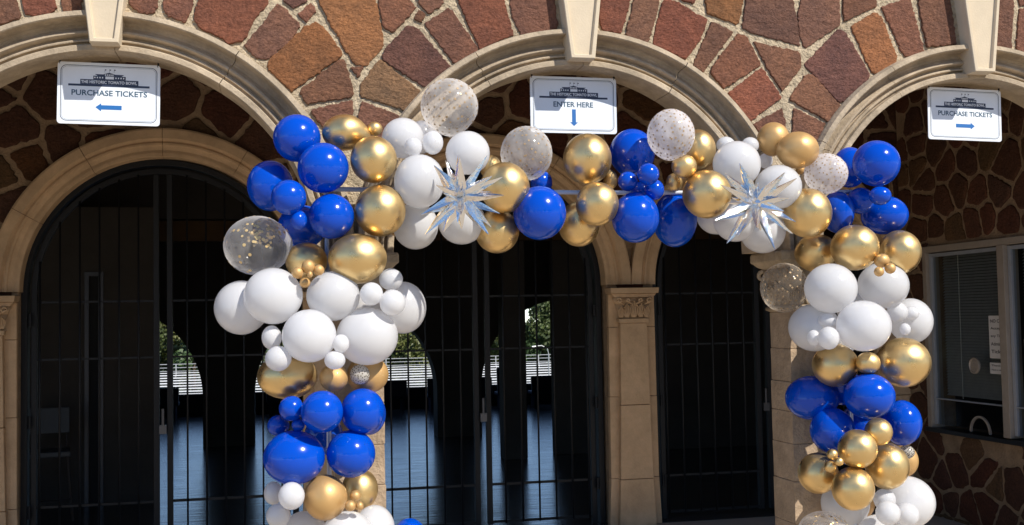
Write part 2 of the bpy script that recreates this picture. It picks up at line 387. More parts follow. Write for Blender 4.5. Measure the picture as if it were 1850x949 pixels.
# ------------------------------------------------------------------ FRONT WALL
L=2.6; YF=-.055; YB=.17; ZF=2.165; RO=1.30; RL=1.09
BAYS=[-2*L,-L,0.0,L,2*L]
fw=empty('front_wall',(0,0,ZF),'sunlit rubble stone wall with three round arches and carved keystones','wall')
fw_loc=Vector(fw.location)
def fpart(mb,name,m,**k):
    o=mb.build(name,m,fw,**k); o.location=-fw_loc; return o
mb=MB(); arch_core(mb,BAYS,RO-.022,ZF,YF,YB,5.4,ZF,-6.65,6.65)
fpart(mb,'mortar_bed',M['mortar'])
def px(list_, ox, oy, s): return [(ox+x/s, oy+y/s) for x,y in list_]
ST=[]
E_=lambda l:px(l,0,0,6.78); D_=lambda l:px(l,200,0,4.314); A_=lambda l:px(l,440,0,3.954); B_=lambda l:px(l,900,0,3.7); C_=lambda l:px(l,1350,0,3.65)
ST+= [('m',E_([(-200,-80),(170,-80),(255,215),(0,285),(-200,340)])),('r',E_([(255,-80),(650,-80),(680,110),(600,165),(390,190),(320,170),(285,80)])),
 ('b',E_([(750,-80),(1000,-80),(985,130),(790,135),(760,60)])),
 ('m',D_([(150,-60),(375,-60),(365,40),(335,100),(220,95),(150,40)])),('b',D_([(430,-60),(650,-60),(640,30),(580,175),(440,110),(405,40)])),
 ('r',D_([(700,-60),(1225,-60),(1225,20),(1110,150),(1060,270),(1000,325),(920,340),(860,290),(700,220),(650,150)])),
 ('m',D_([(1300,35),(1350,60),(1410,140),(1480,190),(1400,310),(1230,450),(1150,460),(1040,350),(1100,290),(1180,200)])),
 ('p',D_([(1340,-60),(1540,-60),(1530,10),(1420,55),(1350,10)])),
 ('m',A_([(390,100),(480,25),(515,65),(450,155)])),
 ('o',A_([(520,160),(565,190),(705,385),(690,405),(340,650),(170,480),(180,440),(440,190)])),
 ('o',A_([(510,-60),(930,-60),(960,100),(1000,320),(880,465),(800,460),(600,130)])),
 ('b',A_([(400,655),(690,425),(720,430),(785,670),(775,690),(450,735)])),('b',A_([(765,480),(855,480),(820,560)])),
 ('t',A_([(970,425),(1255,650),(1240,690),(1180,790),(835,680),(840,610)])),
 ('p',A_([(1180,180),(1240,200),(1480,480),(1460,520),(1310,630),(985,415),(1010,360)])),
 ('b',A_([(975,-60),(1150,-60),(1230,55),(1060,230),(1000,190),(970,40)])),('b',A_([(1250,75),(1300,110),(1270,160),(1220,130)])),
 ('m',A_([(1230,-60),(1440,-60),(1420,30),(1325,95),(1260,30)])),('m',A_([(1470,55),(1490,80),(1665,340),(1660,370),(1510,455),(1295,170)])),
 ('m',A_([(480,790),(780,715),(785,1000),(640,1000)])),('m',A_([(840,725),(1120,830),(1050,930),(900,1100),(830,1060),(825,840)])),
 ('r',[(822,-16),(905,-16),(928,63),(900,73),(868,88),(850,50)]),
 ('m',B_([(75,-60),(370,-60),(395,180),(350,210),(160,240),(100,120)])),('r',B_([(690,-60),(890,-60),(870,60),(820,220),(700,200),(680,100)])),
 ('m',B_([(925,-60),(1090,-60),(1060,80),(1000,290),(860,240),(870,180)])),
 ('r',B_([(1110,0),(1180,10),(1400,135),(1350,260),(1260,395),(1040,300),(1060,180)])),('r',B_([(1190,-60),(1340,-60),(1310,20),(1220,-5)])),
 ('o',B_([(1385,-60),(1650,-60),(1610,150),(1590,155),(1400,85)])),('m',B_([(1430,145),(1570,215),(1370,480),(1310,440),(1350,330)])),
 ('b',B_([(1610,225),(1660,240),(1760,430),(1510,590),(1420,480),(1470,400)])),
 ('p',[(1352,-15),(1430,-15),(1440,40),(1447,82),(1358,58),(1342,50),(1346,20)]),
 ('r',[(1376,123),(1412,176),(1355,219),(1317,168)]),
 ('b',C_([(45,280),(350,345),(355,440),(235,600),(120,420)])),('m',C_([(375,-60),(605,-60),(610,165),(380,320),(345,200),(340,80)])),
 ('b',C_([(640,-60),(850,-60),(855,35),(640,140),(635,60)])),('p',C_([(380,425),(610,190),(640,210),(800,480),(800,520),(625,675),(600,660)])),
 ('o',C_([(690,175),(850,80),(880,110),(985,370),(980,420),(840,490),(820,460)])),('b',C_([(890,45),(1070,-10),(1110,130),(1165,340),(1050,375),(1030,350)])),
 ('m',C_([(1120,-60),(1330,-60),(1380,290),(1190,310),(1150,120)])),('m',C_([(1620,-60),(1760,-60),(1740,330),(1630,310),(1610,200)])),
 ('b',C_([(1800,60),(1960,40),(1960,400),(1780,330)])),('m',C_([(1780,-60),(1960,-60),(1960,10),(1800,35)])),
 ('b',C_([(390,495),(430,490),(620,705),(540,800),(280,650)])),('m',C_([(45,820),(235,715),(262,880),(262,1000),(150,980)])),
 ('m',C_([(310,715),(515,820),(460,940),(380,1050),(300,1050),(300,860)]))]
mb=MB(); fmap=lambda a,b,h:(a,YF-h,b)
cov=[]
for k,pl in ST:
    P=[]
    for u,v in pl:
        q=at(u,v,YF-.012); P.append((q.x,q.z))
    cov.append((sum(p[0] for p in P)/len(P),sum(p[1] for p in P)/len(P)))
    mb.col=tint(k); stone(mb,rough(inset(P,-.006),0.013,.0028),.013,fmap,bev=.004)
# stones beyond the picture
zl=lambda x:3.62+.045*(x+3)
gx,gy=.36,.30; nx,ny=40,14
pts=[[(-7+i*gx+(j%2)*gx/2+rng.uniform(-.09,.09),2.15+j*gy+rng.uniform(-.07,.07)) for j in range(ny)] for i in range(nx)]
def push(P,centres,zc,r):
    out=[]
    for x,z in P:
        for cx in centres:
            if z>=zc:
                d=math.hypot(x-cx,z-zc)
                if d<r: x,z=cx+(x-cx)/max(d,1e-4)*r, zc+(z-zc)/max(d,1e-4)*r
            elif abs(x-cx)<r: x=cx+math.copysign(r,x-cx)
        out.append((x,z))
    return out
for i in range(nx):
    for j in range(ny):
        x,z=pts[i][j]
        if abs(x)>6.6 or z>5.35 or any(math.hypot(x-c,z-ZF)<1.25 for c in BAYS): continue
        if -3.35<x<3.3 and z<zl(x)+.13: continue
        q=cell(pts,i,j,nx,ny,.035)
        if not q: continue
        q=[(max(-6.6,min(6.6,a)),max(2.18,min(5.36,b))) for a,b in q]
        q=[(a,max(b,zl(a)+.02)) if -3.35<a<3.25 else (a,b) for a,b in q]
        q=push(rough(q,.03,.002,1),BAYS,ZF,RO-.02)
        mb.col=tint(rng.choice('mmrrobbpt')); stone(mb,q,.010,fmap,bev=.005)
fpart(mb,'rubble_stonework',M['stone'],smooth=False)
prof=[(RO,-.02),(RO,-.085),(1.290,-.128),(1.264,-.134),(1.258,-.128),(1.256,-.070),(1.250,-.045),(1.238,-.034),(1.222,-.036),(1.208,-.050),(1.196,-.066),(1.186,-.068),(1.180,-.060),(1.176,-.044),
      (1.172,-.026),(1.160,-.024),(1.157,-.046),(1.150,-.052),(1.144,-.050),(1.141,-.030),(1.128,-.028),(1.125,-.066),(1.120,-.070),(RL+.004,-.070),(RL,-.064),(RL,.178),(RO-.01,.178)]
for cx in BAYS:
    mb=MB(); archivolt(mb,cx,ZF,prof,joints=6,clipx=1.2985)
    fpart(mb,'arch_moulding',M['cast'],smooth=False)
for cx in BAYS:
    mb=MB()
    z0,z1=3.275,3.95
    hw=lambda z:.074+(z-3.29)*.115
    Yk=-.162
    # outer tapered block with a raised border and sunk panel
    def ring(z0_,z1_,ins,y): return [(cx-hw(z0_)+ins,y,z0_+ins),(cx+hw(z0_)-ins,y,z0_+ins),(cx+hw(z1_)-ins,y,z1_-ins),(cx-hw(z1_)+ins,y,z1_-ins)]
    rr=[ring(z0,z1,0,.02),ring(z0,z1,0,Yk+.006),ring(z0,z1,.004,Yk),ring(z0,z1,.022,Yk),ring(z0,z1,.027,Yk+.020)]
    mb.rings(rr)
    fpart(mb,'keystone',M['keystone'],bevel=.002)

# front columns
def capital_leaf(mb, c, ax, h, w_, out):
    """acanthus like leaf: spine curling outwards; ax = outward dir"""
    c=Vector(c); ax=Vector(ax); side=Vector((-ax.y,ax.x,0))
    for k in (-1,-.5,0,.5,1):
        pts=[];rs=[]
        for t in range(7):
            s=t/6; spread=w_*k*(.35+.65*math.sin(s*PI*.8))
            lift=out*(s**2.2)*(1-.35*abs(k)); z=h*s*(1-.22*abs(k)) - (.02 if s>.95 else 0)
            pts.append(c+side*spread+ax*(lift+.004)+Vector((0,0,z))); rs.append(w_*.17*(1.05-.5*s)+.002)
        mb.tube(pts,rs,6)
def column(x, y, label, capvis):
    r=.132
    t=empty('stone_column',(x,y,0),label,'column','front columns carrying the arches')
    def sq(k,z): return [(-k,-k,z),(k,-k,z),(k,k,z),(-k,k,z)]
    m=MB(); m.rings([sq(.19,-.14),sq(.19,.10),sq(.175,.12),sq(.165,.16),sq(.15,.20)]); m.build('base',M['cast'],t,bevel=.006)
    m=MB(); zz=.20; R=random.Random(int(x*10))
    while zz<1.80:
        h=min(zz+R.uniform(.16,.30),1.805)
        if 1.805-h<.10: h=1.805
        rr=r+.006*(1.8-zz)*.6+R.uniform(-.002,.002); k=[]
        n=7
        for z in (zz+.0005,zz+.004,(zz+h)/2,h-.004,h-.0005):
            e=rr-(.004 if z in (zz+.0005,h-.0005) else 0)
            ring=[]
            for (ax,ay),(bx,by) in (((-1,-1),(1,-1)),((1,-1),(1,1)),((1,1),(-1,1)),((-1,1),(-1,-1))):
                for q in range(n): 
                    f=q/n; ring.append(((ax+(bx-ax)*f)*(e+R.uniform(-.0016,.0016)),(ay+(by-ay)*f)*(e+R.uniform(-.0016,.0016)),z+(R.uniform(-.003,.003) if e<rr else 0)*0))
            k.append(ring)
        m.rings(k); zz=h
    m.build('shaft',M['cast_worn'],t)
    m=MB(); m.rings([sq(.130,1.805),sq(.150,1.815),sq(.152,1.832),sq(.132,1.845)])
    m.rings([sq(.118,1.845),sq(.124,1.90),sq(.138,1.98),sq(.165,2.06)])
    for s_,(dx,dy) in enumerate(((0,-1),(1,0),(0,1),(-1,0))):
        sx,sy=-dy,dx
        for k,hh in ((0,.17),(-.062,.14),(.062,.14),(-.105,.12),(.105,.12)):
            capital_leaf(m,(dx*.125+sx*k,dy*.125+sy*k,1.846),(dx,dy,0),hh,.030,.035)
    for k in range(4):
        a=PI/4+PI/2*k; ax=Vector((math.cos(a),math.sin(a),0)); cc=ax*.225+Vector((0,0,2.025)); pts=[]
        for s_ in range(15):
            th=s_/14*2.3*PI; rad=.036*(1-s_/18); pts.append(cc+ax*(-math.cos(th)*rad)+Vector((0,0,math.sin(th)*rad)))
        m.tube([ax*.14+Vector((0,0,1.95))]+pts,.014,6)
    m.build('capital',M['cast'],t,smooth=True)
    m=MB(); h=.215
    m.rings([sq(.15,2.06),sq(.185,2.08),sq(h-.012,2.10),sq(h,2.108),sq(h,2.150),sq(h-.006,2.163)])
    m.build('abacus',M['cast'],t,bevel=.004)
    return t
column(-1.295,-.02,'tan stone column behind the left leg of the balloon arch, only its right edge sunlit',1)
column(1.365,-.02,'tan stone column with leafy capital behind the right leg of the balloon arch',1)
for x in (-3.9,3.92,-6.5,6.5): column(x,-.02,'tan stone column standing outside the picture at the end of a bay',0)

# ------------------------------------------------------------------ BACK WALL (porch rear)
D=3.03; ZB=2.07; RB=1.077; BB=[-2*L,-L,0.,L,2*L]
bw=empty('porch_rear_wall',(0,D,0),'shaded brown rubble wall behind the gates under the arches','wall')
mb=MB(); arch_core(mb,BB,RB+.01,ZB,0,.32,4.3,0,-6.65,6.65); mb.build('mortar_bed',M['mortar_shade'],bw)
mb=MB(); gx,gy=.36,.31; nx,ny=40,15
pts=[[(-6.8+i*gx+(j%2)*gx/2+rng.uniform(-.14,.14),-.1+j*gy+rng.uniform(-.12,.12)) for j in range(ny)] for i in range(nx)]
bmap=lambda a,b,h:(a,-h,b)
for i in range(nx):
    for j in range(ny):
        x,z=pts[i][j]
        if abs(x)>6.5 or z>4.25 or z<.05: continue
        if any((abs(x-c)<1.16 and z<ZB) or math.hypot(x-c,z-ZB)<1.16 for c in BB): continue
        q=cell(pts,i,j,nx,ny,.045)
        if not q: continue
        q=push(rough([(max(-6.6,min(6.6,a)),max(.01,min(4.28,b))) for a,b in q],.03,.005,1),BB,ZB,RB+.06)
        mb.col=tint(rng.choice('bbrrmbot'),s=.42); stone(mb,q,.022,bmap,bev=.014)  # front palette scaled down, porch shade put into the tint
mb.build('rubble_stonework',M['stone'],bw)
pb=[(1.30,.01),(1.30,-.070),(1.285,-.078),(1.215,-.080),(1.205,-.066),(1.195,-.048),(1.188,-.050),(1.180,-.060),(1.165,-.060),(1.155,-.046),(1.140,-.040),(1.125,-.036),(1.10,-.044),(1.077,-.044),(1.072,-.036),(1.072,.30),(1.15,.31),(1.15,.01)]
for cx in BB:
    mb=MB(); archivolt(mb,cx,ZB,pb,joints=6,clipx=1.2985); mb.build('arch_moulding',M['cast_bounce'],bw)
# pilasters on the rear wall
def pilaster(x,label):
    t=empty('stone_pilaster',(x,D,0),label,'pilaster','pilasters between the gates')
    m=MB()
    def slab(hw0,hw1,y,z0,z1): m.rings([[(-hw0,.02,z0),(hw0,.02,z0),(hw0,y,z0),(-hw0,y,z0)][::-1],[(-hw1,.02,z1),(hw1,.02,z1),(hw1,y,z1),(-hw1,y,z1)][::-1]])
    slab(.235,.218,-.045,0,.40); slab(.217,.214,-.045,.403,1.10); slab(.213,.211,-.045,1.103,1.70); slab(.211,.209,-.045,1.703,1.985)
    m.build('backing_block',M['cast_bounce'],t,bevel=.004)
    m=MB(); slab(.165,.150,-.105,0,.395); slab(.148,.133,-.105,.399,1.03); slab(.132,.121,-.105,1.034,1.735)
    slab(.135,.140,-.118,1.737,1.775)
    m.build('shaft',M['cast_bounce'],t,bevel=.005)
    m=MB(); slab(.110,.150,-.085,1.776,1.90); slab(.150,.175,-.09,1.90,1.955)
    for kx,hh,ww in ((0,.16,.034),(-.062,.14,.030),(.062,.14,.030),(-.115,.115,.026),(.115,.115,.026)):
        capital_leaf(m,(kx,-.102,1.785),(kx*1.2,-1,0),hh,ww,.034)
    for sx in (-1,1):
        for cx0,rd in ((.135,.026),(.055,.019)):
            pts2=[]
            for s in range(14):
                th=s/13*2.2*PI; rad=rd*(1-s/17); pts2.append((sx*(cx0+math.cos(th)*rad),-.132,1.93+math.sin(th)*rad))
            m.tube([(sx*(cx0-.04),-.12,1.90)]+pts2,.009,6)
    m.build('capital',M['cast_bounce'],t,smooth=True)
    m=MB(); slab(.175,.205,-.125,1.958,1.990); slab(.213,.221,-.155,1.992,2.040); m.build('abacus',M['cast_bounce'],t,bevel=.003)
pilaster(1.30,'tan stone pilaster with leafy capital between the middle and the right gate')
pilaster(-1.30,'tan stone pilaster hidden behind the left leg of the balloon arch')
pilaster(-3.90,'tan stone pilaster at the left edge of the picture beside the left gate')
pilaster(3.86,'tan stone pilaster in the corner by the ticket window, behind balloons')
pilaster(-6.5,'tan stone pilaster outside the picture'); 

# gates
def gate(cx, label, ajar=0):
    t=empty('iron_gate',(cx,D+.14,0),label,'gate','double iron gates in the rear wall')
    m=MB(); n=40
    def arcbar(r0,r1,y0,y1):
        P=[]
        for k in range(-8,n+9):
            if k<0: x0,z0,x1,z1=-r0,ZB*(k+8)/8,-r1,ZB*(k+8)/8
            elif k>n: x0,z0,x1,z1=r0,ZB*(n+8-k)/8,r1,ZB*(n+8-k)/8
            else:
                a=PI*k/n; x0,z0,x1,z1=-r0*math.cos(a),ZB+r0*math.sin(a),-r1*math.cos(a),ZB+r1*math.sin(a)
            P.append([(x0,y0,z0),(x1,y0,z1),(x1,y1,z1),(x0,y1,z0)])
        m.rings(P)
    arcbar(1.068,1.02,-.05,.05); arcbar(1.0,.955,-.02,.02)
    m.build('arched_frame',M['iron'],t,bevel=.004)
    for sx in (-1,1):
        leaf=MB()
        leaf.box(min(sx*.030,sx*.074),max(sx*.030,sx*.074),-.025,.025,.04,ZB+.95)
        lf=leaf.build('gate_leaf',M['iron'],t,bevel=.003)
        for z,w_ in ((1.99,.016),(1.535,.016),(.378,.02),(.06,.02)):
            m=MB(); m.box(min(sx*.06,sx*.958),max(sx*.06,sx*.958),-.010,.010,z-w_/2,z+w_/2)
            m.build('rail',M['iron'],lf)
        for k in range(6):
            m=MB(); x=sx*(.062+.149*(k+.85)*1.0); zt=ZB+math.sqrt(max(0,.965**2-x*x)) if abs(x)<.965 else ZB
            m.tube([(x,-.022,.05),(x,-.022,zt)],.0085,6); m.build('bar',M['iron'],lf,smooth=True)
        for z in (.35,1.05,1.85):
            m=MB(); m.tube([(sx*1.0,-.06,z-.05),(sx*1.0,-.06,z+.05)],.014,8); m.build('hinge',M['iron'],t)
    m=MB(); m.tube([(.0,-.05,.98),(.0,-.05,1.12)],.012,8); m.box(-.028,.028,-.06,-.028,.92,.99); m.build('latch',M['chrome'],t)
gate(-L-.02,'black iron double gate under the left PURCHASE TICKETS sign')
gate(0,'black iron double gate in the middle, inside the balloon arch, bleachers seen through it')
gate(L,'black iron double gate right of the middle pilaster, half hidden behind the right column')
gate(-2*L,'black iron double gate outside the picture to the left')

# porch ceiling, side walls
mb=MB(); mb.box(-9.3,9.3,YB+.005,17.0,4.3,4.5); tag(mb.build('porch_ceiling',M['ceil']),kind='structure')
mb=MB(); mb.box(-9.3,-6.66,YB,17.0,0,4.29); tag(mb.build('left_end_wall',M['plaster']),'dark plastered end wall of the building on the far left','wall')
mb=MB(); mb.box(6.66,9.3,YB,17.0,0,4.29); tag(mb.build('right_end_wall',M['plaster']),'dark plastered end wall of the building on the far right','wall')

# ------------------------------------------------------------------ interior
FY=10.6
fwl=empty('far_wall',(0,FY,0),'dark interior wall with open arches towards the stadium','wall')
FB=[-4.13-3.46,-4.13,-.67,2.74,2.79+3.46]
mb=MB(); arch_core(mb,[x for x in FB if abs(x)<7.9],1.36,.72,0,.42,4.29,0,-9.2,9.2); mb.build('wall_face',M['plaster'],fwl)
mb=MB(); mb.box(-9.2,9.2,6.9,7.1,2.75,2.98); tag(mb.build('ceiling_beam',M['ochre']),'dull ochre beam across the dark room behind the left gate','beam')
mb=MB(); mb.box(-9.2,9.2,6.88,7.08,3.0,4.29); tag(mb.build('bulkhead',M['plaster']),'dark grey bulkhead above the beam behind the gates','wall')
ic=empty('square_pillar',(1.26,7.75,0),'dark square pillar standing inside behind the middle gate','pillar')
m=MB(); m.box(-.15,.15,-.15,.15,.0,4.28); m.build('pillar_shaft',M['plaster'],ic,bevel=.01)
q8=at(1000,740,8.0)
ic=empty('room_partition',(q8.x+.45,8.0,0),'dark blocking partition added inside, right of the open arch with the lamp post','wall')  # partition added to keep the view through the right gate dark
m=MB(); m.box(-.45,6.0,-.1,.1,.0,4.28); m.build('panel',M['plaster'],ic,bevel=.01)
ic=empty('room_partition',(-3.75,5.6,0),'grey partition wall behind the left gate with a stool before it','wall')
xr_=at(284,700,5.6).x+3.75; xd0=at(161,700,5.6).x+3.75; xd1=at(178,700,5.6).x+3.75
m=MB(); m.box(-1.8,xd0,0,.10,.0,3.0); m.box(xd1,xr_,0,.10,.0,3.0); m.box(xd0,xd1,0,.10,2.3,3.0); m.build('panel',M['plaster'],ic)
m=MB(); m.box(xd1,xd1+.05,-.03,-.002,0,2.34); m.box(xd0-.04,xd0,-.03,-.002,0,2.34); m.box(xd0,xd1,-.03,-.002,2.3,2.34); m.build('door_frame',M['chrome'],ic)
m=MB(); m.box(xd0,xd1,.03,.06,0,2.3); m.build('doorway_fill',M['darkroom'],ic)  # dark slab added so the doorway reads black
# stool
def chair(loc,rz,label,cat='chair',group=None,seat_h=.62,mt=None):
    t=empty('tall_chair' if cat=='stool' else 'stadium_chair',loc,label,cat,group,rz)
    mt=mt or M['vinyl']
    m=MB(); m.box(-.20,.20,-.19,.19,seat_h-.03,seat_h+.02); m.build('seat',mt,t,bevel=.01)
    m=MB(); 
    m.rings([[(x,.19+.03*(x*x*12)*-1+dy,z) for x in (-.2,-.1,0,.1,.2)]+[(x,.215+.03*(x*x*12)*-1+dy,z) for x in (.2,.1,0,-.1,-.2)] for z,dy in ((seat_h+.16,0),(seat_h+.40,.05))])
    m.build('backrest',mt,t,bevel=.006)
    for sx in (-1,1):
        m=MB(); m.tube([(sx*.22,-.2,0),(sx*.18,-.17,seat_h-.03)],.012,6); m.build('leg',M['chrome'],t)
        m=MB(); m.tube([(sx*.22,.22,0),(sx*.18,.19,seat_h),(sx*.18,.24,seat_h+.38)],.012,6); m.build('leg',M['chrome'],t)
    m=MB(); m.tube([(-.2,-.19,.2),(.2,-.19,.2)],.01,6); m.build('footrest',M['chrome'],t)
    return t
p=at(85,848,4.9); chair((p.x,4.9,0),.2,'dark grey stool with backrest seen dimly through the left gate','stool',seat_h=.62,mt=mat('worn_grey_vinyl',(.10,.11,.12),.5))
# rows of navy seats on the far terrace
kx=0
for x in (-6.4,-5.75,-5.1,-4.45,-3.8,-1.6,-.9,-.2,.5,1.5,2.2,2.9,3.6):
    tall = .14 if x in (.5-.7,2.9) else 0
    mbx=empty('stadium_seat',(x,15.4,0),'navy folding seat back seen through an open arch below the white bleachers','seat','navy seats on the far terrace')
    m=MB(); m.rings([[(-.30,dy,z),(.30,dy,z),(.30,dy+.05,z),(-.30,dy+.05,z)] for z,dy in ((.30,0),(.62+tall+rng.uniform(-.03,.05),.06))]); m.build('backrest',M['navy_seat'],mbx,bevel=.02)
    m=MB(); m.box(-.29,.29,.05,.42,.26,.32); m.build('seat_pan',M['navy_seat'],mbx,bevel=.01)
    for sx in (-.22,.22):
        m=MB(); m.box(sx-.02,sx+.02,.02,.35,0,.30); m.build('leg',M['navy_seat'],mbx)
mb=MB(); mb.box(-9.2,9.2,16.3,16.45,0,.42); tag(mb.build('terrace_parapet',M['darkroom']),'low dark wall at the terrace edge behind the navy seats','wall')

# ------------------------------------------------------------------ bleachers, lamp, trees beyond
BY=92
bl=empty('bleachers',(0,BY,-5),'white aluminium bleachers across the field seen through the open arches','bleachers')
m=MB()
for k in range(13):
    z=.35+k*.19; y=-8+k*.62
    m.box(-42,42,y,y+.30,z,z+.05); m.box(-42,42,y-.22,y+.40,z-.17,z-.13)
m.build('benches',M['bench'],bl)
m=MB()
for k in range(43):
    x=-42+k*2; m.box(x-.04,x+.04,-8,.2,0,.05); m.quad((x,-8,.1),(x,-8,.2),(x,.2,2.75),(x,.2,2.6)); m.box(x-.04,x+.04,.15,.25,0,2.6)
m.build('support_frame',M['rail'],bl)
m=MB()
for z in (2.75,3.05,3.35): m.box(-42,42,.42,.47,z,z+.05)
for k in range(43):
    x=-42+k*2; m.box(x-.04,x+.04,.40,.48,2.4,3.4)
m.build('guard_rail',M['rail'],bl)
lp=at(992,680,70); t=empty('lamp_post',(lp.x,70,-5),'thin lamp post with a curved arm seen through the arch right of the inner pillar','lamp post')
m=MB(); m.tube([(0,0,0),(0,0,4.2)],.045,8); m.tube([(0,0,4.2),(-.1,0,4.6),(-.5,0,4.8),(-.9,0,4.78)],.035,8); m.build('pole',M['rail'],t)
m=MB(); m.tube([(-.85,0,4.77),(-1.2,0,4.7)],[.06,.09],8); m.build('lamp_head',M['bench'],t)

def tree(x,y,z0,h,wd,seed,label,tone):
    R=random.Random(seed); t=empty('broadleaf_tree',(x,y,z0),label,'tree','trees behind the bleachers' if y>0 else 'unseen trees added for reflections')
    m=MB(); m.tube([(0,0,0),(.05,0,h*.3),(.2*R.uniform(-1,1),0,h*.65)],[.22,.16,.07],8)
    cl=[]
    for k in range(11):
        a=R.uniform(0,2*PI); rr=R.uniform(.1,.9)*wd/2; zz=h*R.uniform(.35,.92); cl.append((rr*math.cos(a),rr*math.sin(a),zz,R.uniform(.18,.32)*wd))
        m.tube([(0,0,h*.3),(rr*math.cos(a)*.9,rr*math.sin(a)*.9,zz)],[.08,.02],5)
    m.build('trunk',M['bark'],t,smooth=True)
    m=MB()
    for cx,cy,cz,cr in cl:
        base=R.uniform(.75,1.3)
        for _ in range(420):
            d=Vector((R.gauss(0,1),R.gauss(0,1),R.gauss(0,1))).normalized()*cr*R.uniform(.35,1.0)**.5
            c=Vector((cx,cy,cz))+d*Vector((1,1,.8)).length/1.6; s=R.uniform(.12,.26)
            a=Vector((R.gauss(0,1),R.gauss(0,1),R.gauss(0,1))).normalized(); b=a.orthogonal().normalized()*s; e=a.cross(b).normalized()*s*.6
            f=base*R.uniform(.7,1.3); m.col=(tone[0]*f,tone[1]*f,tone[2]*f)
            m.quad(c-b,c-e,c+b,c+e)
    m.build('crown',M['leaf'],t)
tx=[(-30,7),(-23,6.6),(-17.2,7.4),(-14.4,7.9),(-11.8,7.6),(-9.2,7.2),(-6.2,6.9),(0.5,6.0),(6.6,5.4),(9.0,5.2),(11.2,5.5),(13.4,5.0),(15.8,5.6),(19.6,6.2),(22.2,7.4),(24.6,8.3),(27.2,8.4),(30,7.6),(37,7)]
words=['rounded','broad','tall narrow','low spreading','loose','dense','small','yellowish','dark','pale','ragged','bushy','spindly','lopsided','pointed','tallest','second tallest','leaning','squat']
for k,(x,h) in enumerate(tx):
    place='seen through the left gate' if x<-4 else ('left of the inner pillar through the middle gate' if x<17 else ('right of the inner pillar through the middle gate' if x<31 else 'beyond the right gate'))
    tree(x,103+rng.uniform(-2,4),-4.6,h,4.2+rng.uniform(-.2,.9),k,f'{words[k]} green tree behind the bleachers, {place}',[(.075,.10,.028),(.11,.12,.03),(.05,.085,.028)][k%3])
for k,(x,y,h,wd,lb) in enumerate(((-26,-34,9,9,'unseen wide green tree added for reflections, far left across the plaza behind the viewer'),(-15,-38,11,10,'unseen tall green tree added for reflections, left across the plaza behind the viewer'),(-5,-36,8.5,8,'unseen low green tree added for reflections, straight across the plaza behind the viewer'),  # unseen trees added to put dark shapes into foil and gold reflections
   (6,-39,11.5,10,'unseen tallest green tree added for reflections, across the plaza behind the viewer'),(17,-35,9,9,'unseen round green tree added for reflections, right across the plaza behind the viewer'),(28,-38,10,10,'unseen green tree added for reflections, far right across the plaza behind the viewer'))):
    tree(x,y,-.16,h,wd,50+k,lb,(.05,.07,.025)); bpy.context.scene.collection.objects
mb=MB(); R=random.Random(3)
for _ in range(16000):
    x=R.uniform(-45,45); z=-4.6+R.uniform(0,1)*4.7*(.8+.15*math.sin(x*.9)+.08*math.sin(x*2.3)); y=108+R.uniform(-.8,1.2); s=R.uniform(.15,.3)
    f=R.uniform(.5,1.2); mb.col=(.06*f,.08*f,.025*f); a=R.uniform(0,PI)
    c=Vector((x,y,z)); b=Vector((math.cos(a),.3,math.sin(a)))*s; e=Vector((-math.sin(a),.2,math.cos(a)))*s*.7; mb.quad(c-b,c-e,c+b,c+e)
tag(mb.build('far_shrub_belt',M['leaf']),'dark green belt of undergrowth behind the bleacher trees','undergrowth',kind='stuff')

# ------------------------------------------------------------------ ticket booth (right side wall of the porch)
BX=3.93
bo=empty('booth_wall',(BX,0,0),'brown rubble side wall of the ticket booth on the right','wall')
Y0w,Y1w,Z0w,Z1w=.25,2.62,.77,2.36
m=MB()
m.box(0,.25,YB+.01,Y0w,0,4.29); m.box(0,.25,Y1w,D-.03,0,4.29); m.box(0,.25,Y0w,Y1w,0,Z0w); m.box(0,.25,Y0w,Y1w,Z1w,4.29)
m.build('mortar_bed',M['mortar_shade'],bo)
gx,gy=.27,.26; nx,ny=14,18; pts=[[(-.2+i*gx+(j%2)*gx/2+rng.uniform(-.105,.105),-.1+j*gy+rng.uniform(-.10,.10)) for j in range(ny)] for i in range(nx)]
m=MB(); smap=lambda a,b,h:(-h,a,b)
for i in range(nx):
    for j in range(ny):
        y,z=pts[i][j]
        if not(YB+.05<y<D-.05) or z>4.2: continue
        if Y0w-.03<y<Y1w+.03 and Z0w-.03<z<Z1w+.03: continue
        q=cell(pts,i,j,nx,ny,.036)
        if not q: continue
        o=[]
        for a,b in rough(q,.03,.0045,1):
            a=max(YB+.02,min(D-.04,a)); b=max(.01,min(4.27,b))
            if Y0w-.03<a<Y1w+.03 and Z0w-.03<b<Z1w+.03:
                dd=[(abs(a-(Y0w-.03)),0),(abs(a-(Y1w+.03)),1),(abs(b-(Z0w-.03)),2),(abs(b-(Z1w+.03)),3)]; k=min(dd)[1]
                if k==0:a=Y0w-.03
                elif k==1:a=Y1w+.03
                elif k==2:b=Z0w-.03
                else:b=Z1w+.03
            o.append((a,b))
        m.col=tint(rng.choice('bbrmbbt'),s=.55); stone(m,[(a,b) for a,b in o],.02,smap,bev=.012)  # booth stones use the same palette, darkened to carry the shade
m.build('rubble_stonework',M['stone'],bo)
tw=empty('ticket_window',(BX,0,0),'dark glazed ticket window with grey metal frame and closed blinds','window')
m=MB(); e=.055
m.box(-.03,.10,Y0w,Y1w,Z1w-e,Z1w); m.box(-.03,.10,Y1w-e,Y1w,Z0w,Z1w-e); m.box(-.03,.10,Y0w,Y0w+e,Z0w,Z1w-e)
m.build('frame',M['alu'],tw,bevel=.003)
m=MB(); m.box(-.035,.10,1.50,1.585,Z0w+.01,Z1w-e-.001); m.build('mullion',M['alu'],tw,bevel=.003)
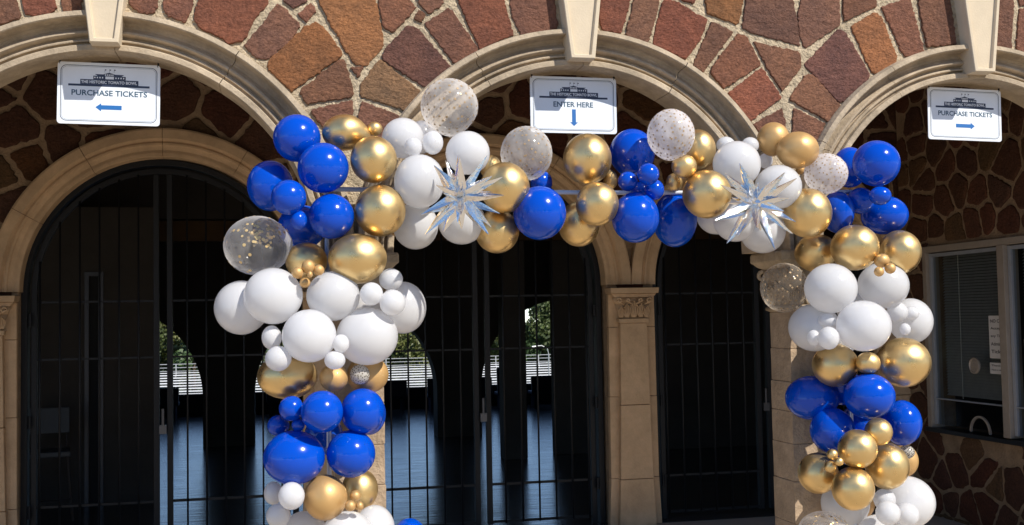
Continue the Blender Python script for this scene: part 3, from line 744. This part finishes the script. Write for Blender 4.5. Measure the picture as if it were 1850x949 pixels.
for a,b in ((1.59,Y1w-e-.002),(Y0w+e+.002,1.495)):
    s=empty('sash',(0,0,0)); s.parent=tw
    m=MB(); t_=.035
    for g in ((a,a+t_,Z0w+.03,Z1w-e-.01),(b-t_,b,Z0w+.03,Z1w-e-.01),(a+t_,b-t_,Z1w-e-.04,Z1w-e-.01)): m.box(.0,.045,*g)
    m.box(.0,.045,a+t_,b-t_,1.02,1.032)
    sf=m.build('sash_frame',M['alu_light'],tw,bevel=.002)
    m=MB(); m.quad((.022,a,Z0w+.03),(.022,b,Z0w+.03),(.022,b,Z1w-e),(.022,a,Z1w-e)); m.build('pane',M['glass'],sf)
    bpy.data.objects.remove(s)
    m=MB(); z=1.05
    while z<Z1w-.07:
        m.quad((.13,a,z),(.13,b,z),(.150,b,z+.022),(.150,a,z+.022)); z+=.025
    for yy in (a+.2,b-.24): m.tube([(.125,yy,1.03),(.125,yy,Z1w-.06)],.004,4)
    m.build('blinds',M['blind'],tw)
m=MB(); m.box(-.05,.12,Y0w-.02,Y1w+.02,Z0w-.035,Z0w+.002); m.build('sill_ledge',M['black'],tw,bevel=.003)
# speaking grille & pass tray
m=MB(); cy,cz=1.955,1.335
m.rings([[( -.004-hh,cy+r*math.cos(2*PI*k/28),cz+r*math.sin(2*PI*k/28)) for k in range(28)] for r,hh in ((.068,0),(.068,.014),(.058,.018),(.052,.008),(.001,.008))][::1],cap=False)
for a in range(6):
    for b in range(1,3):
        an=a*PI/3; m.box(-.018,-.010,cy+b*.018*math.cos(an)-.004,cy+b*.018*math.cos(an)+.004,cz+b*.018*math.sin(an)-.004,cz+b*.018*math.sin(an)+.004)
m.build('speaking_grille',M['alu'],tw,smooth=False)
m=MB(); cy=1.93
P=[[ (-.004,cy+r*math.cos(PI*k/20),Z0w+.01+r*1.05*math.sin(PI*k/20)) for k in range(21)] for r in (.135,.118)]
Q=[[ (.012,y,z) for x,y,z in P[0]],[(.012,y,z) for x,y,z in P[1]]]
for k in range(20):
    m.quad(P[0][k],P[0][k+1],P[1][k+1],P[1][k]); m.quad(P[1][k],P[1][k+1],Q[1][k+1],Q[1][k]); m.quad(P[0][k+1],P[0][k],Q[0][k],Q[0][k+1])
m.build('pass_slot',M['alu'],tw)
m=MB(); m.box(.30,2.4,YB+.02,D-.05,.02,.04); m.box(2.38,2.4,YB+.02,D-.05,.04,4.2); m.box(.26,2.4,YB+.02,YB+.04,.04,4.2); m.build('booth_interior',M['darkroom'],bo)

def text_mb(txt,size,align='CENTER',bold=0.0):
    cu=bpy.data.curves.new('t','FONT'); cu.body=txt; cu.size=size; cu.align_x=align; cu.align_y='CENTER'; cu.offset=bold; cu.resolution_u=3
    o=bpy.data.objects.new('t',cu); C.objects.link(o); dg=bpy.context.evaluated_depsgraph_get(); dg.update()
    me=bpy.data.meshes.new_from_object(o.evaluated_get(dg)); vs=[tuple(v.co) for v in me.vertices]; fs=[tuple(p.vertices) for p in me.polygons]
    bpy.data.objects.remove(o); bpy.data.curves.remove(cu); bpy.data.meshes.remove(me); return vs,fs
def add_text(m,txt,width,cx,cz,y,height=None,bold=0.,axis='x'):
    vs,fs=text_mb(txt,1.0,bold=bold)
    x0=min(v[0] for v in vs);x1=max(v[0] for v in vs);z0=min(v[1] for v in vs);z1=max(v[1] for v in vs)
    s=width/(x1-x0); sz=s if height is None else height/(z1-z0); b=len(m.v)
    for v in vs:
        X=(v[0]-(x0+x1)/2)*s; Z=(v[1]-(z0+z1)/2)*sz
        m.v.append((cx+X,y,cz+Z) if axis=='x' else (y,cx-X,cz+Z))
    for f in fs: m.face([b+k for k in f])
# notices behind the glass
def notice(y0,y1,z0,z1,lines,label):
    t=empty('paper_notice',(BX+.016,0,0),label,'notice')
    m=MB(); m.box(0,.002,y0,y1,z0,z1); m.build('sheet',M['paper'],t)
    m=MB(); n=len(lines); 
    for k,l in enumerate(lines):
        add_text(m,l,min((y1-y0)*.82,.03*len(l)*.62*(z1-z0)/n/.03),(y0+y1)/2,z1-(z1-z0)*(k+.7)/(n+.6),-.0015,height=(z1-z0)/n*.40,bold=.015,axis='y')
    m.build('lettering',M['ink'],t)
notice(1.545,1.785,1.40,1.745,['NO CASH','Accepted','any Ticket','Admission','Tickets'],'white paper notice reading NO CASH Accepted on the ticket window glass')
notice(1.555,1.79,1.275,1.365,['Thank you','Have a nice day'],'small white paper slip below the NO CASH notice')
notice(.98,1.36,1.30,1.56,['CREDIT CARDS','Accepted here','at this window'],'white paper notice on the second ticket window pane at the right picture edge')

# ------------------------------------------------------------------ hanging signs
def rrect(w_,h_,r,n=6):
    P=[]
    for cx,cz,a in ((w_/2-r,h_/2-r,0),(-w_/2+r,h_/2-r,PI/2),(-w_/2+r,-h_/2+r,PI),(w_/2-r,-h_/2+r,3*PI/2)):
        for k in range(n+1): P.append((cx+r*math.cos(a+PI/2*k/n),cz+r*math.sin(a+PI/2*k/n)))
    return P
def sign(cx,kind,tilt,label):
    W,H=.528,.336; zc=3.048; Ys=.065
    t=empty('hanging_sign',(cx,Ys,zc),label,'sign','white signs hung under the front arches'); t.rotation_euler=(0,tilt,0)
    m=MB(); o1=rrect(W,H,.018); o2=rrect(W-.002,H-.002,.017)
    m.rings([[(x,.003,z) for x,z in o1],[(x,-.002,z) for x,z in o1],[(x,-.003,z) for x,z in o2]]); m.build('panel',M['sign_white'],t)
    def line(ins,th,r,name,mt,y):
        m=MB(); a=rrect(W-2*ins,H-2*ins,r); b=rrect(W-2*ins-2*th,H-2*ins-2*th,max(.004,r-th)); n=len(a)
        for k in range(n): 
            j=(k+1)%n; m.quad((a[k][0],y,a[k][1]),(a[j][0],y,a[j][1]),(b[j][0],y,b[j][1]),(b[k][0],y,b[k][1]))
        m.build(name,mt,t)
    line(.016,.0032,.032,'border_line',M['sign_navy'],-.0036); line(.0235,.0011,.026,'border_line',M['sign_teal'],-.0036)
    X=lambda f:(f-.5)*W; Z=lambda f:(.5-f)*H
    def rect(m,x0,x1,z0,z1,y): m.quad((X(x0),y,Z(z1)),(X(x1),y,Z(z1)),(X(x1),y,Z(z0)),(X(x0),y,Z(z0)))
    em=MB(); y=-.0038
    rect(em,.105,.895,.352,.385,y); rect(em,.22,.785,.272,.351,y); rect(em,.345,.66,.212,.271,y)
    em.poly([(X(.36),y,Z(.185)),(X(.645),y,Z(.185)),(X(.62),y,Z(.211)),(X(.385),y,Z(.211))])
    em.poly([(X(.44),y,Z(.184)),(X(.56),y,Z(.184)),(X(.50),y,Z(.155))])
    for fx in (.455,.50,.545):
        em.poly([(X(fx),y,Z(.098)),(X(fx)+.010,y,Z(.108)),(X(fx)+.003,y,Z(.125))]); em.quad((X(fx),y,Z(.155)),(X(fx)+.0012,y,Z(.155)),(X(fx)+.0012,y,Z(.11)),(X(fx),y,Z(.11)))
    emo=em.build('emblem',M['sign_navy'],t)
    m=MB(); y=-.0042
    for k in range(5): rect(m,.458+.018*k,.468+.018*k,.182,.206,y)
    rect(m,.462,.545,.218,.262,y)
    for fx in (.36,.385,.41,.435,.565,.59,.615,.64): rect(m,fx-.006,fx+.006,.228,.252,y)
    m.build('emblem_windows',M['sign_text'],emo)
    m=MB(); add_text(m,'THE HISTORIC TOMATO BOWL',W*.545,0,Z(.313),-.0042,height=H*.050,bold=.03); m.build('emblem_lettering',M['sign_text'],t)
    m=MB()
    if kind=='down': add_text(m,'ENTER HERE',W*.46,X(.495),Z(.49),-.0040,height=H*.092,bold=.018)
    else: add_text(m,'PURCHASE TICKETS',W*.735,X(.505),Z(.49),-.0040,height=H*.092,bold=.018)
    m.build('lettering',M['sign_teal'],t)
    m=MB(); y=-.0040
    if kind=='down': m.poly([(X(.478),y,Z(.575)),(X(.478),y,Z(.805)),(X(.455),y,Z(.805)),(X(.5),y,Z(.87)),(X(.545),y,Z(.805)),(X(.522),y,Z(.805)),(X(.522),y,Z(.575))])
    else:
        s=1 if kind=='right' else -1; c=.50
        P=[(-.125,.685),(.075,.685),(.075,.655),(.13,.72),(.075,.785),(.075,.755),(-.125,.755)]
        m.poly([(X(c+s*a),y,Z(b)) for a,b in P][::s])
    m.build('arrow',M['sign_blue'],t)
    for sx in (-1,1):
        m=MB(); x=sx*(W/2-.012); zt=ZF+math.sqrt(RL**2-x*x)-zc
        pts=[(x,-.001,H/2-.012),(x-.004,-.006,H/2-.006),(x,0,H/2+.006),(x+.002,.002,(H/2+zt)/2),(x,0,zt+.004)]
        m.tube(pts,.0018,5); m.tube([(x,0,zt+.002),(x,0,zt-.012)],.005,6); m.build('hook',M['iron'],t)
sign(-L-.005,'left',.015,'white PURCHASE TICKETS sign with blue arrow pointing left under the left arch')
sign(.0,'down',.004,'white ENTER HERE sign with blue arrow pointing down under the middle arch')
sign(L,'right',.02,'white PURCHASE TICKETS sign with blue arrow pointing right under the right arch')

# ------------------------------------------------------------------ balloon arch frame
YG=-.42
YP=YG+.02
fr=empty('balloon_arch_frame',(0,YP,0),'white pipe frame carrying the balloon arch, bare stretches visible between balloons','frame')
pL=at(590,341,YG); pR=at(1527,346,YG); bL=at(594,790,YG)
m=MB(); m.tube([(pL.x,0,pL.z),((pL.x+pR.x)/2,0,pL.z-.01),(pR.x+.10,0,pR.z)],.0125,10); m.build('top_pipe',M['pole'],fr,smooth=True)
for p in (pL,pR):
    m=MB(); m.tube([(p.x,0,.0-.15),(p.x,0,p.z)],.0125,10); m.build('upright_pipe',M['pole'],fr,smooth=True)
    m=MB(); m.box(p.x-.2,p.x+.2,-.2,.2,-.158,-.135); m.build('base_plate',M['iron'],fr,bevel=.01)

# ------------------------------------------------------------------ balloons
LY={-1:-.24,0:-.32,1:-.45,2:-.59,3:-.69,4:-.745,5:-.78}
GN={'B':'royal blue balloons of the arch','G':'gold balloons of the arch','T':'gold balloons of the arch','W':'white balloons of the arch','C':'clear balloons of the arch','D':'clear balloons of the arch','P':'clear balloons of the arch','K':'clear balloons of the arch','X':'clear balloons of the arch'}
RV=Matrix.Rotation(-CY,3,'Z')
def balloon(u,v,ru,rv,kind,lay,label,knot=None,tilt=0,vis=False):
    Y=LY[lay] if isinstance(lay,int) else lay
    p=at(u,v,Y); dep=depth_of(p); a=ru*dep/CF; b=rv*dep/CF; avg=(a+b)/2
    if knot is None:
        # knot points back towards the pipe
        tx=0; tz=0
        if v>500 or u<560 or u>1600: tx=(590 if u<1000 else 1548)-u
        else: tz=-(345-v)
        k=Vector((tx/140,1.0,tz/140)).normalized()
    else: k=Vector(knot).normalized()
    q=Vector((0,0,1)).rotation_difference(k).to_matrix()
    m=MB(); nl,nr=(36,22) if ru>26 else (22,14)
    rngs=[]
    for i in range(nr+1):
        th=PI*i/nr; c=-math.cos(th); s=math.sin(th)
        if i==0 or i==nr: s=.001
        c2=c if c<0 else c*(1+.16*c**3); s2=s*(1-.17*max(0,c)**2)
        if i==nr: s2=.05; 
        rngs.append([Vector((s2*math.cos(2*PI*j/nl),s2*math.sin(2*PI*j/nl),c2)) for j in range(nl)])
    rngs.append([Vector((.035*math.cos(2*PI*j/nl),.035*math.sin(2*PI*j/nl),1.19)) for j in range(nl)])
    rngs.append([Vector((.085*math.cos(2*PI*j/nl),.085*math.sin(2*PI*j/nl),1.25)) for j in range(nl)])
    ct,st=math.cos(tilt),math.sin(tilt)
    T=[]
    for r in rngs:
        row=[]
        for x in r:
            x=q@x; x=Vector((x.x*a,x.y*avg*1.02,x.z*b))
            x=Vector((x.x*ct-x.z*st,x.y,x.x*st+x.z*ct))
            row.append(RV@x)
        T.append(row)
    m.rings(T)
    o=m.build('balloon',M[kind],smooth=True,loc=p)
    if kind in FLECK:
        fm,cnt,fr_,reg=FLECK[kind]; Q=random.Random(int(u*7+v)); d=MB(); nn=0
        for i in range(cnt*4):
            if nn>=cnt: break
            z=1-2*(i+.5)/(cnt*1.0) if reg=='all' else Q.uniform(-1,1)
            if reg=='all' and i>=cnt: break
            ph=i*2.39996 if reg=='all' else Q.uniform(0,2*PI); rr=math.sqrt(max(0,1-z*z))
            dv=Vector((rr*math.cos(ph),rr*math.sin(ph),z))
            dv=(dv+Vector((Q.gauss(0,.05),Q.gauss(0,.05),Q.gauss(0,.05)))).normalized()
            if dv.dot(k)>.86: continue
            if reg=='upper' and Q.random()>math.exp(-((dv.z-.35)**2)/.10-((dv.x-.25)**2)/.22)+.05: continue
            nn+=1
            c=RV@Vector((dv.x*a*1.006,dv.y*avg*1.026,dv.z*b*1.006)); nrm=(RV@Vector((dv.x/a,dv.y/avg,dv.z/b))).normalized()
            e1=nrm.orthogonal().normalized(); e2=nrm.cross(e1); r_=fr_*Q.uniform(.85,1.15)*(avg/.13 if kind!='K' else 1)
            d.rings([[c+(e1*math.cos(2*PI*j/8)+e2*math.sin(2*PI*j/8))*r_ for j in range(8)],[c+nrm*.0006+(e1*math.cos(2*PI*j/8)+e2*math.sin(2*PI*j/8))*r_*.9 for j in range(8)]])
        f_=d.build('confetti',M[fm],o); f_['kind']='stuff'
    tag(o,label,'balloon',GN[kind]); return o
BL=[
# --- top left corner
(537,250,43,43,'B',1,'large sunlit royal blue balloon highest in the left corner of the arch'),
(489,336,42,46,'B',0,'large blue balloon sticking out furthest left of the upper left corner'),
(584,304,46,46,'B',2,'large glossy blue balloon in the middle of the left corner, beside two gold ones'),
(522,357,32,32,'B',3,'medium blue balloon in front of the leftmost blue one'),
(540,398,15,18,'B',3,'tiny blue balloon below the medium one in the left corner'),
(599,391,41,41,'B',2,'large blue balloon lowest in the left corner, above the bare upright pipe'),
(546,410,44,40,'B',-1,'shaded blue balloon behind the tiny one, above the squashed gold balloon'),
(623,240,41,33,'G',1,'oval gold balloon with knot at right, topmost of the left corner'),
(677,233,14,13,'G',1,'tiny gold balloon beside the oval gold one at the top'),
(664,238,8,7,'G',1,'pea sized gold balloon between the oval gold one and the tiny one'),
(675,289,42,43,'G',2,'round chrome gold balloon right of the large glossy blue one'),
(687,381,46,47,'G',2,'large chrome gold balloon left of the lower shaded white one'),
(724,392,30,38,'T',0,'dull tan gold balloon rim peeping out behind the large chrome gold one'),
(466,444,61,54,'C',1,'big clear balloon with gold confetti dots on the outer left of the arch'),
(554,472,38,34,'G',1,'squashed gold balloon behind a cluster of tiny gold ones'),
(646,467,53,46,'G',2,'widest gold balloon, above the white balloons of the left leg'),
(538,493,11,11,'T',3,'left balloon of the tiny gold cluster'),
(557,482,12,13,'T',3,'topmost balloon of the tiny gold cluster'),
(576,488,10,10,'T',3,'right balloon of the tiny gold cluster'),
(551,511,10,9,'T',3,'lowest balloon of the tiny gold cluster'),
(560,496,5,6,'T',4,'smallest gold balloon in the centre of the tiny gold cluster'),
# --- left leg whites
(494,535,53,51,'W',2,'large white balloon upper left in the white cluster of the left leg'),
(437,556,49,49,'W',1,'white balloon furthest left in the left leg, half in shade'),
(602,535,48,45,'W',2,'white balloon top centre of the left leg, below the widest gold one'),
(559,607,49,48,'W',3,'white balloon lower left of centre in the left leg'),
(663,608,56,52,'W',2,'largest white balloon, lower right of the white cluster'),
(728,556,42,47,'W',1,'white balloon furthest right in the left leg, striped by shadow'),
(660,560,38,34,'W',-1,'shaded white balloon hidden behind the small white ones of the left leg'),
(671,531,21,21,'W',3,'small bright white balloon beside the top centre white one'),
(709,547,24,24,'W',3,'small white balloon overlapping the furthest right white one'),
(706,505,22,20,'W',2,'small shaded white balloon topmost right of the left leg'),
(491,610,18,22,'W',2,'small shaded white balloon at the left below the furthest left one'),
(503,648,24,23,'W',3,'small white balloon hanging over the wide gold balloon'),
(616,621,15,17,'W',4,'upper one of two small white balloons between the two lowest large white ones'),
(605,651,19,17,'W',4,'lower one of two small white balloons between the two lowest large white ones'),
(520,680,55,41,'G',1,'wide shaded gold balloon below the white ones of the left leg'),
(603,683,26,25,'T',2,'small gold balloon in the middle of the gold row of the left leg'),
(664,677,38,34,'T',1,'tan gold balloon at the right end of the gold row of the left leg'),
(650,677,18,18,'K',2,'small speckled confetti balloon on the tan gold one in the left leg'),
(527,738,23,23,'B',2,'small blue balloon upper left of the blue cluster in the left leg'),
(582,744,38,38,'B',3,'medium blue balloon in the middle of the left leg'),
(655,743,40,41,'B',2,'large blue balloon upper right of the left leg'),
(667,748,30,38,'B',0,'blue balloon just showing behind the upper right one of the left leg'),
(503,769,20,19,'B',1,'small half shaded blue balloon furthest left in the left leg'),
(539,768,12,12,'B',2,'tiny dark blue balloon above the biggest blue one'),
(532,827,56,49,'B',2,'biggest blue balloon, lower left in the left leg'),
(634,820,44,43,'B',2,'round blue balloon lower right in the left leg'),
(585,785,34,38,'B',-1,'shaded blue balloon behind the blue cluster of the left leg'),
(588,899,39,41,'T',2,'matte gold balloon below the biggest blue one'),
(650,884,33,37,'G',0,'shiny gold balloon behind the tiny ones near the bottom of the left leg'),
(642,896,10,10,'T',2,'upper tiny gold balloon near the bottom of the left leg'),
(633,914,10,10,'T',3,'lower left tiny gold balloon near the bottom of the left leg'),
(650,914,7,8,'T',3,'lower right tiny gold balloon near the bottom of the left leg'),
(494,891,17,21,'W',1,'small shaded white balloon behind the bright one at the bottom left'),
(527,896,24,25,'W',3,'small bright white balloon left of the matte gold one'),
(503,932,22,22,'W',2,'small white balloon at the bottom left corner of the left leg'),
(550,966,42,42,'W',1,'white balloon cut by the picture bottom under the matte gold one'),
(628,968,48,44,'W',2,'large white balloon cut by the picture bottom in the left leg'),
(676,955,37,42,'W',1,'white balloon at the bottom right of the left leg'),
(739,967,30,30,'B',0,'navy looking blue balloon just rising over the picture bottom'),
# --- top span
(812,193,52,51,'D',1,'largest clear balloon with gold dots, topmost of the whole arch'),
(728,250,38,37,'W',1,'white balloon upper left of the left foil star'),
(762,248,28,30,'W',0,'white balloon behind, between the upper left one and the clear topmost one'),
(747,266,16,18,'W',2,'left one of the two small white balloons above the left star'),
(782,258,19,22,'W',2,'right one of the two small white balloons above the left star'),
(845,277,40,40,'W',2,'white balloon above the left foil star, upper right'),
(758,328,46,49,'W',2,'large white balloon left of the left foil star'),
(751,408,41,43,'W',1,'shaded white balloon lowest left under the left star'),
(834,400,43,42,'W',1,'shaded white balloon under the left foil star'),
(912,339,45,46,'G',2,'chrome gold balloon right of the left foil star'),
(886,302,20,22,'G',0,'gold balloon edge behind the white one above the left star'),
(898,418,40,40,'G',1,'shaded gold balloon below the left star, left of the blue one'),
(951,278,47,50,'D',1,'clear dotted balloon left of the ENTER HERE sign'),
(978,330,20,22,'B',0,'small blue balloon peeping out below the clear dotted one'),
(975,385,48,49,'B',2,'large bright blue balloon hanging below the clear dotted one'),
(1061,288,44,47,'G',1,'gold balloon just below the ENTER HERE sign'),
(1079,369,39,40,'G',2,'chrome gold balloon in front of the pipe in the middle of the arch'),
(1046,405,38,41,'G',0,'shaded gold balloon behind, lowest in the middle of the arch'),
(1103,325,13,18,'G',0,'dim small gold balloon between the middle gold and the blue ones'),
(1142,277,41,44,'B',0,'tall blue balloon right of the ENTER HERE sign'),
(1134,328,18,18,'B',2,'left one of three small blue balloons on the pipe'),
(1171,315,20,20,'B',3,'glossy topmost one of three small blue balloons on the pipe'),
(1182,343,18,19,'B',2,'lower right one of three small blue balloons on the pipe'),
(1158,345,18,17,'B',1,'dark blue filler balloon behind the three small blue ones'),
(1148,393,43,46,'B',2,'large glossy blue balloon under the three small blue ones'),
(1219,397,40,50,'B',0,'dark blue oval balloon left below the round chrome gold one'),
(1212,244,43,47,'P',2,'frosted white balloon with small gold dots, above the gold trio'),
(1261,271,32,37,'G',1,'gold balloon behind the frosted dotted one'),
(1236,301,23,22,'G',2,'small gold balloon below the frosted dotted one'),
(1218,330,15,17,'G',1,'tiny dark gold balloon beside the pipe'),
(1277,351,44,44,'G',2,'round chrome gold balloon left of the right foil star'),
(1311,262,17,15,'W',1,'left one of two small white bumps above the right star'),
(1355,263,16,15,'W',1,'right one of two small white bumps above the right star'),
(1331,297,43,42,'W',2,'white balloon above the right foil star, left'),
(1406,338,42,40,'W',2,'white balloon behind the right spikes of the right star'),
(1383,291,13,14,'W',0,'tiny shaded white balloon between gold ones and the right star'),
(1295,388,37,36,'W',0,'shaded white balloon at the lower left of the right star'),
(1329,398,40,39,'W',1,'shaded white balloon right under the right foil star'),
(1378,418,41,40,'W',1,'shaded white balloon lowest under the right foil star'),
(1397,252,29,31,'T',1,'satin gold balloon, left one of the pair above the right star'),
(1441,272,38,34,'T',2,'matte gold balloon, right one of the pair above the right star'),
(1446,307,9,9,'T',1,'tiny gold balloon under the matte gold pair'),
(1492,314,39,37,'P',2,'frosted white dotted balloon left of the right blue cluster'),
(1459,385,43,45,'G',2,'gold balloon right of the right foil star'),
# --- top right corner
(1535,303,31,37,'B',0,'blue balloon partly behind the topmost blue one of the right corner'),
(1583,296,42,42,'B',2,'large blue balloon topmost in the right corner'),
(1590,354,20,17,'B',3,'small glossy blue balloon in the right corner'),
(1555,363,25,24,'B',1,'dark shaded blue balloon in the heart of the right corner'),
(1513,384,30,38,'B',1,'blue balloon with its knot showing, right of the gold one'),
(1598,389,42,35,'B',0,'bright blue balloon lowest right in the right corner'),
(1544,447,43,42,'G',2,'chrome gold balloon below the blue knot'),
(1475,457,39,35,'G',0,'shaded gold balloon left of the chrome one at the top of the right leg'),
(1625,456,38,40,'G',1,'gold balloon furthest right at the top of the right leg'),
(1593,471,14,13,'T',3,'largest of three tiny gold balloons on the white one'),
(1588,491,9,9,'T',4,'lower left of three tiny gold balloons on the white one'),
(1608,485,10,10,'T',4,'right one of three tiny gold balloons on the white one'),
# --- right leg
(1417,520,43,45,'X',0,'clear dotted balloon in front of the column capital'),
(1501,521,47,45,'W',2,'white balloon upper left in the right leg'),
(1595,516,46,42,'W',1,'white balloon upper right in the right leg under tiny gold ones'),
(1471,592,46,43,'W',1,'shaded white balloon furthest left in the right leg'),
(1560,589,49,46,'W',3,'large white balloon in the middle of the right leg'),
(1645,580,39,41,'W',0,'white balloon furthest right in the right leg'),
(1621,564,19,19,'W',1,'small faint white balloon at the right of the large middle one'),
(1647,566,13,13,'W',1,'tiny faint white balloon rightmost in the right leg'),
(1635,595,10,11,'W',2,'tiny white balloon low on the furthest right one'),
(1494,579,17,13,'W',2,'topmost of three small white balloons on the shaded one'),
(1497,611,19,21,'W',3,'largest of three small white balloons on the shaded one'),
(1470,611,12,15,'W',2,'leftmost of three small white balloons on the shaded one'),
(1547,556,36,34,'W',0,'shaded white filler balloon behind the top whites of the right leg'),
(1514,612,34,34,'W',0,'white filler balloon added for shade left behind the large middle white of the right leg'),  # this and the fillers below are added to shade the column front
(1522,698,34,34,'B',0,'dark blue filler balloon added for shade behind the upper blues of the right leg'),
(1535,806,34,34,'B',0,'dark blue filler balloon added for shade behind the medium gold one of the lower cluster'),
(1550,905,30,34,'T',-1,'dull gold filler balloon added for shade behind the lowest gold ones of the right leg'),
(1509,660,41,39,'G',1,'gold balloon at the left of the gold row in the right leg'),
(1568,656,22,20,'G',2,'small gold balloon between two large ones in the right leg'),
(1632,655,48,45,'G',1,'large gold balloon at the right of the gold row in the right leg'),
(1467,719,48,40,'B',0,'dark blue balloon furthest left in the right leg'),
(1570,716,46,41,'B',2,'glossy blue balloon in the middle of the right leg'),
(1504,778,40,41,'B',1,'blue balloon lower left in the right leg'),
(1629,764,35,41,'B',1,'blue balloon furthest right in the right leg'),
(1556,765,36,38,'B',-1,'shaded blue balloon behind the cluster in the right leg'),
(1587,780,25,25,'G',3,'small gold balloon at the foot of the blue cluster'),
(1549,811,35,35,'G',3,'medium gold balloon in the lower cluster, upper left'),
(1602,842,39,42,'G',2,'large gold balloon in the lower cluster, right'),
(1478,855,36,37,'G',1,'shaded gold balloon furthest left in the lower cluster'),
(1541,883,38,39,'G',3,'gold balloon lowest in the lower cluster'),
(1634,832,24,29,'T',0,'matte gold balloon just showing behind the right of the lower cluster'),
(1638,817,14,12,'K',1,'speckled confetti balloon at the right of the lower gold cluster'),
(1504,821,10,10,'G',3,'topmost of three tiny gold balloons in the lower cluster'),
(1500,843,11,11,'G',3,'lower left of three tiny gold balloons in the lower cluster'),
(1516,834,8,8,'G',4,'right one of three tiny gold balloons in the lower cluster'),
(1640,907,48,46,'W',1,'large white balloon at the bottom right of the right leg'),
(1527,910,43,42,'W',0,'white balloon behind the lowest gold one in the right leg'),
(1598,903,20,20,'W',2,'uppermost of three small white balloons at the bottom right'),
(1604,927,22,22,'W',3,'middle one of three small white balloons at the bottom right'),
(1638,930,22,21,'W',2,'right one of three small white balloons at the bottom right'),
(1488,962,46,38,'C',2,'clear balloon with gold dots cut by the picture bottom'),
(1588,968,42,38,'W',1,'white balloon cut by the picture bottom in the right leg'),
]
KN={0:None}
for r in BL:
    kn=None
    if 'oval gold balloon with knot' in r[6]: kn=(1,.15,-.25)
    if 'knot showing' in r[6]: kn=(.15,-.6,-1)
    balloon(*r,knot=kn)

# ------------------------------------------------------------------ foil stars
def star(u,v,tips,front,label):
    Yc=-.83; c=at(u,v,Yc)
    t=empty('foil_starburst',c,label,'star balloon','silver foil starbursts on the arch')
    R=random.Random(int(u)); dirs=[]
    for k,(a,b) in enumerate(tips):
        q=at(a,b,Yc+R.uniform(-.10,.06)); dirs.append(q-c)
    q=at(front[0],front[1],Yc-.20); dirs.append(q-c)
    for _ in range(10):
        d=Vector((R.gauss(0,1),-abs(R.gauss(0,1))*.9-.2,R.gauss(0,1))).normalized()*R.uniform(.09,.15); dirs.append(d)
    for _ in range(3):
        d=Vector((R.gauss(0,1),abs(R.gauss(0,1))*.5+.1,R.gauss(0,1))).normalized()*R.uniform(.12,.17); dirs.append(d)
    core=MB()
    core.rings([[(.036*math.sin(PI*i/8)*math.cos(2*PI*k/10)+.0001,.036*math.sin(PI*i/8)*math.sin(2*PI*k/10),.036*math.cos(PI*i/8)) for k in range(10)] for i in range(9)])
    core.build('core',M['foil'],t)
    for d in dirs:
        m=MB(); l=d.length; n=d.normalized(); a=n.orthogonal().normalized(); a=Matrix.Rotation(R.uniform(0,PI),3,n)@a; b=n.cross(a)
        br=min(.031,.13*l+.007); rr=[]
        for s,f in ((.0,.45),(.18,.9),(.30,1.0),(.55,.72),(.80,.36),(.97,.10),(1.0,.02)):
            ring=[]
            for k in range(8):
                an=2*PI*k/8; star_=1.0 if k%2==0 else .62
                ring.append(n*l*s+(a*math.cos(an)*1.15+b*math.sin(an)*.8)*br*f*star_+Vector((R.uniform(-1,1),R.uniform(-1,1),R.uniform(-1,1)))*.0012*(1 if s<.95 else 0))
            rr.append(ring)
        m.rings(rr); m.build('spike',M['foil'],t)
star(831,357,[(784,299),(805,290),(826,280),(830,285),(880,281),(889,318),(908,320),(911,353),(891,347),(903,386),(888,411),(883,424),(801,419),(767,425),(761,388),(787,334)],(833,388),
 'silver foil starburst balloon on the white balloons left of the ENTER HERE sign')
star(1366,368,[(1336,295),(1338,312),(1310,314),(1300,333),(1314,367),(1291,398),(1313,440),(1333,426),(1400,451),(1432,423),(1438,401),(1417,382),(1426,358),(1440,322),(1418,312)],(1367,412),
 'silver foil starburst balloon on the white balloons left of the right corner of the arch')
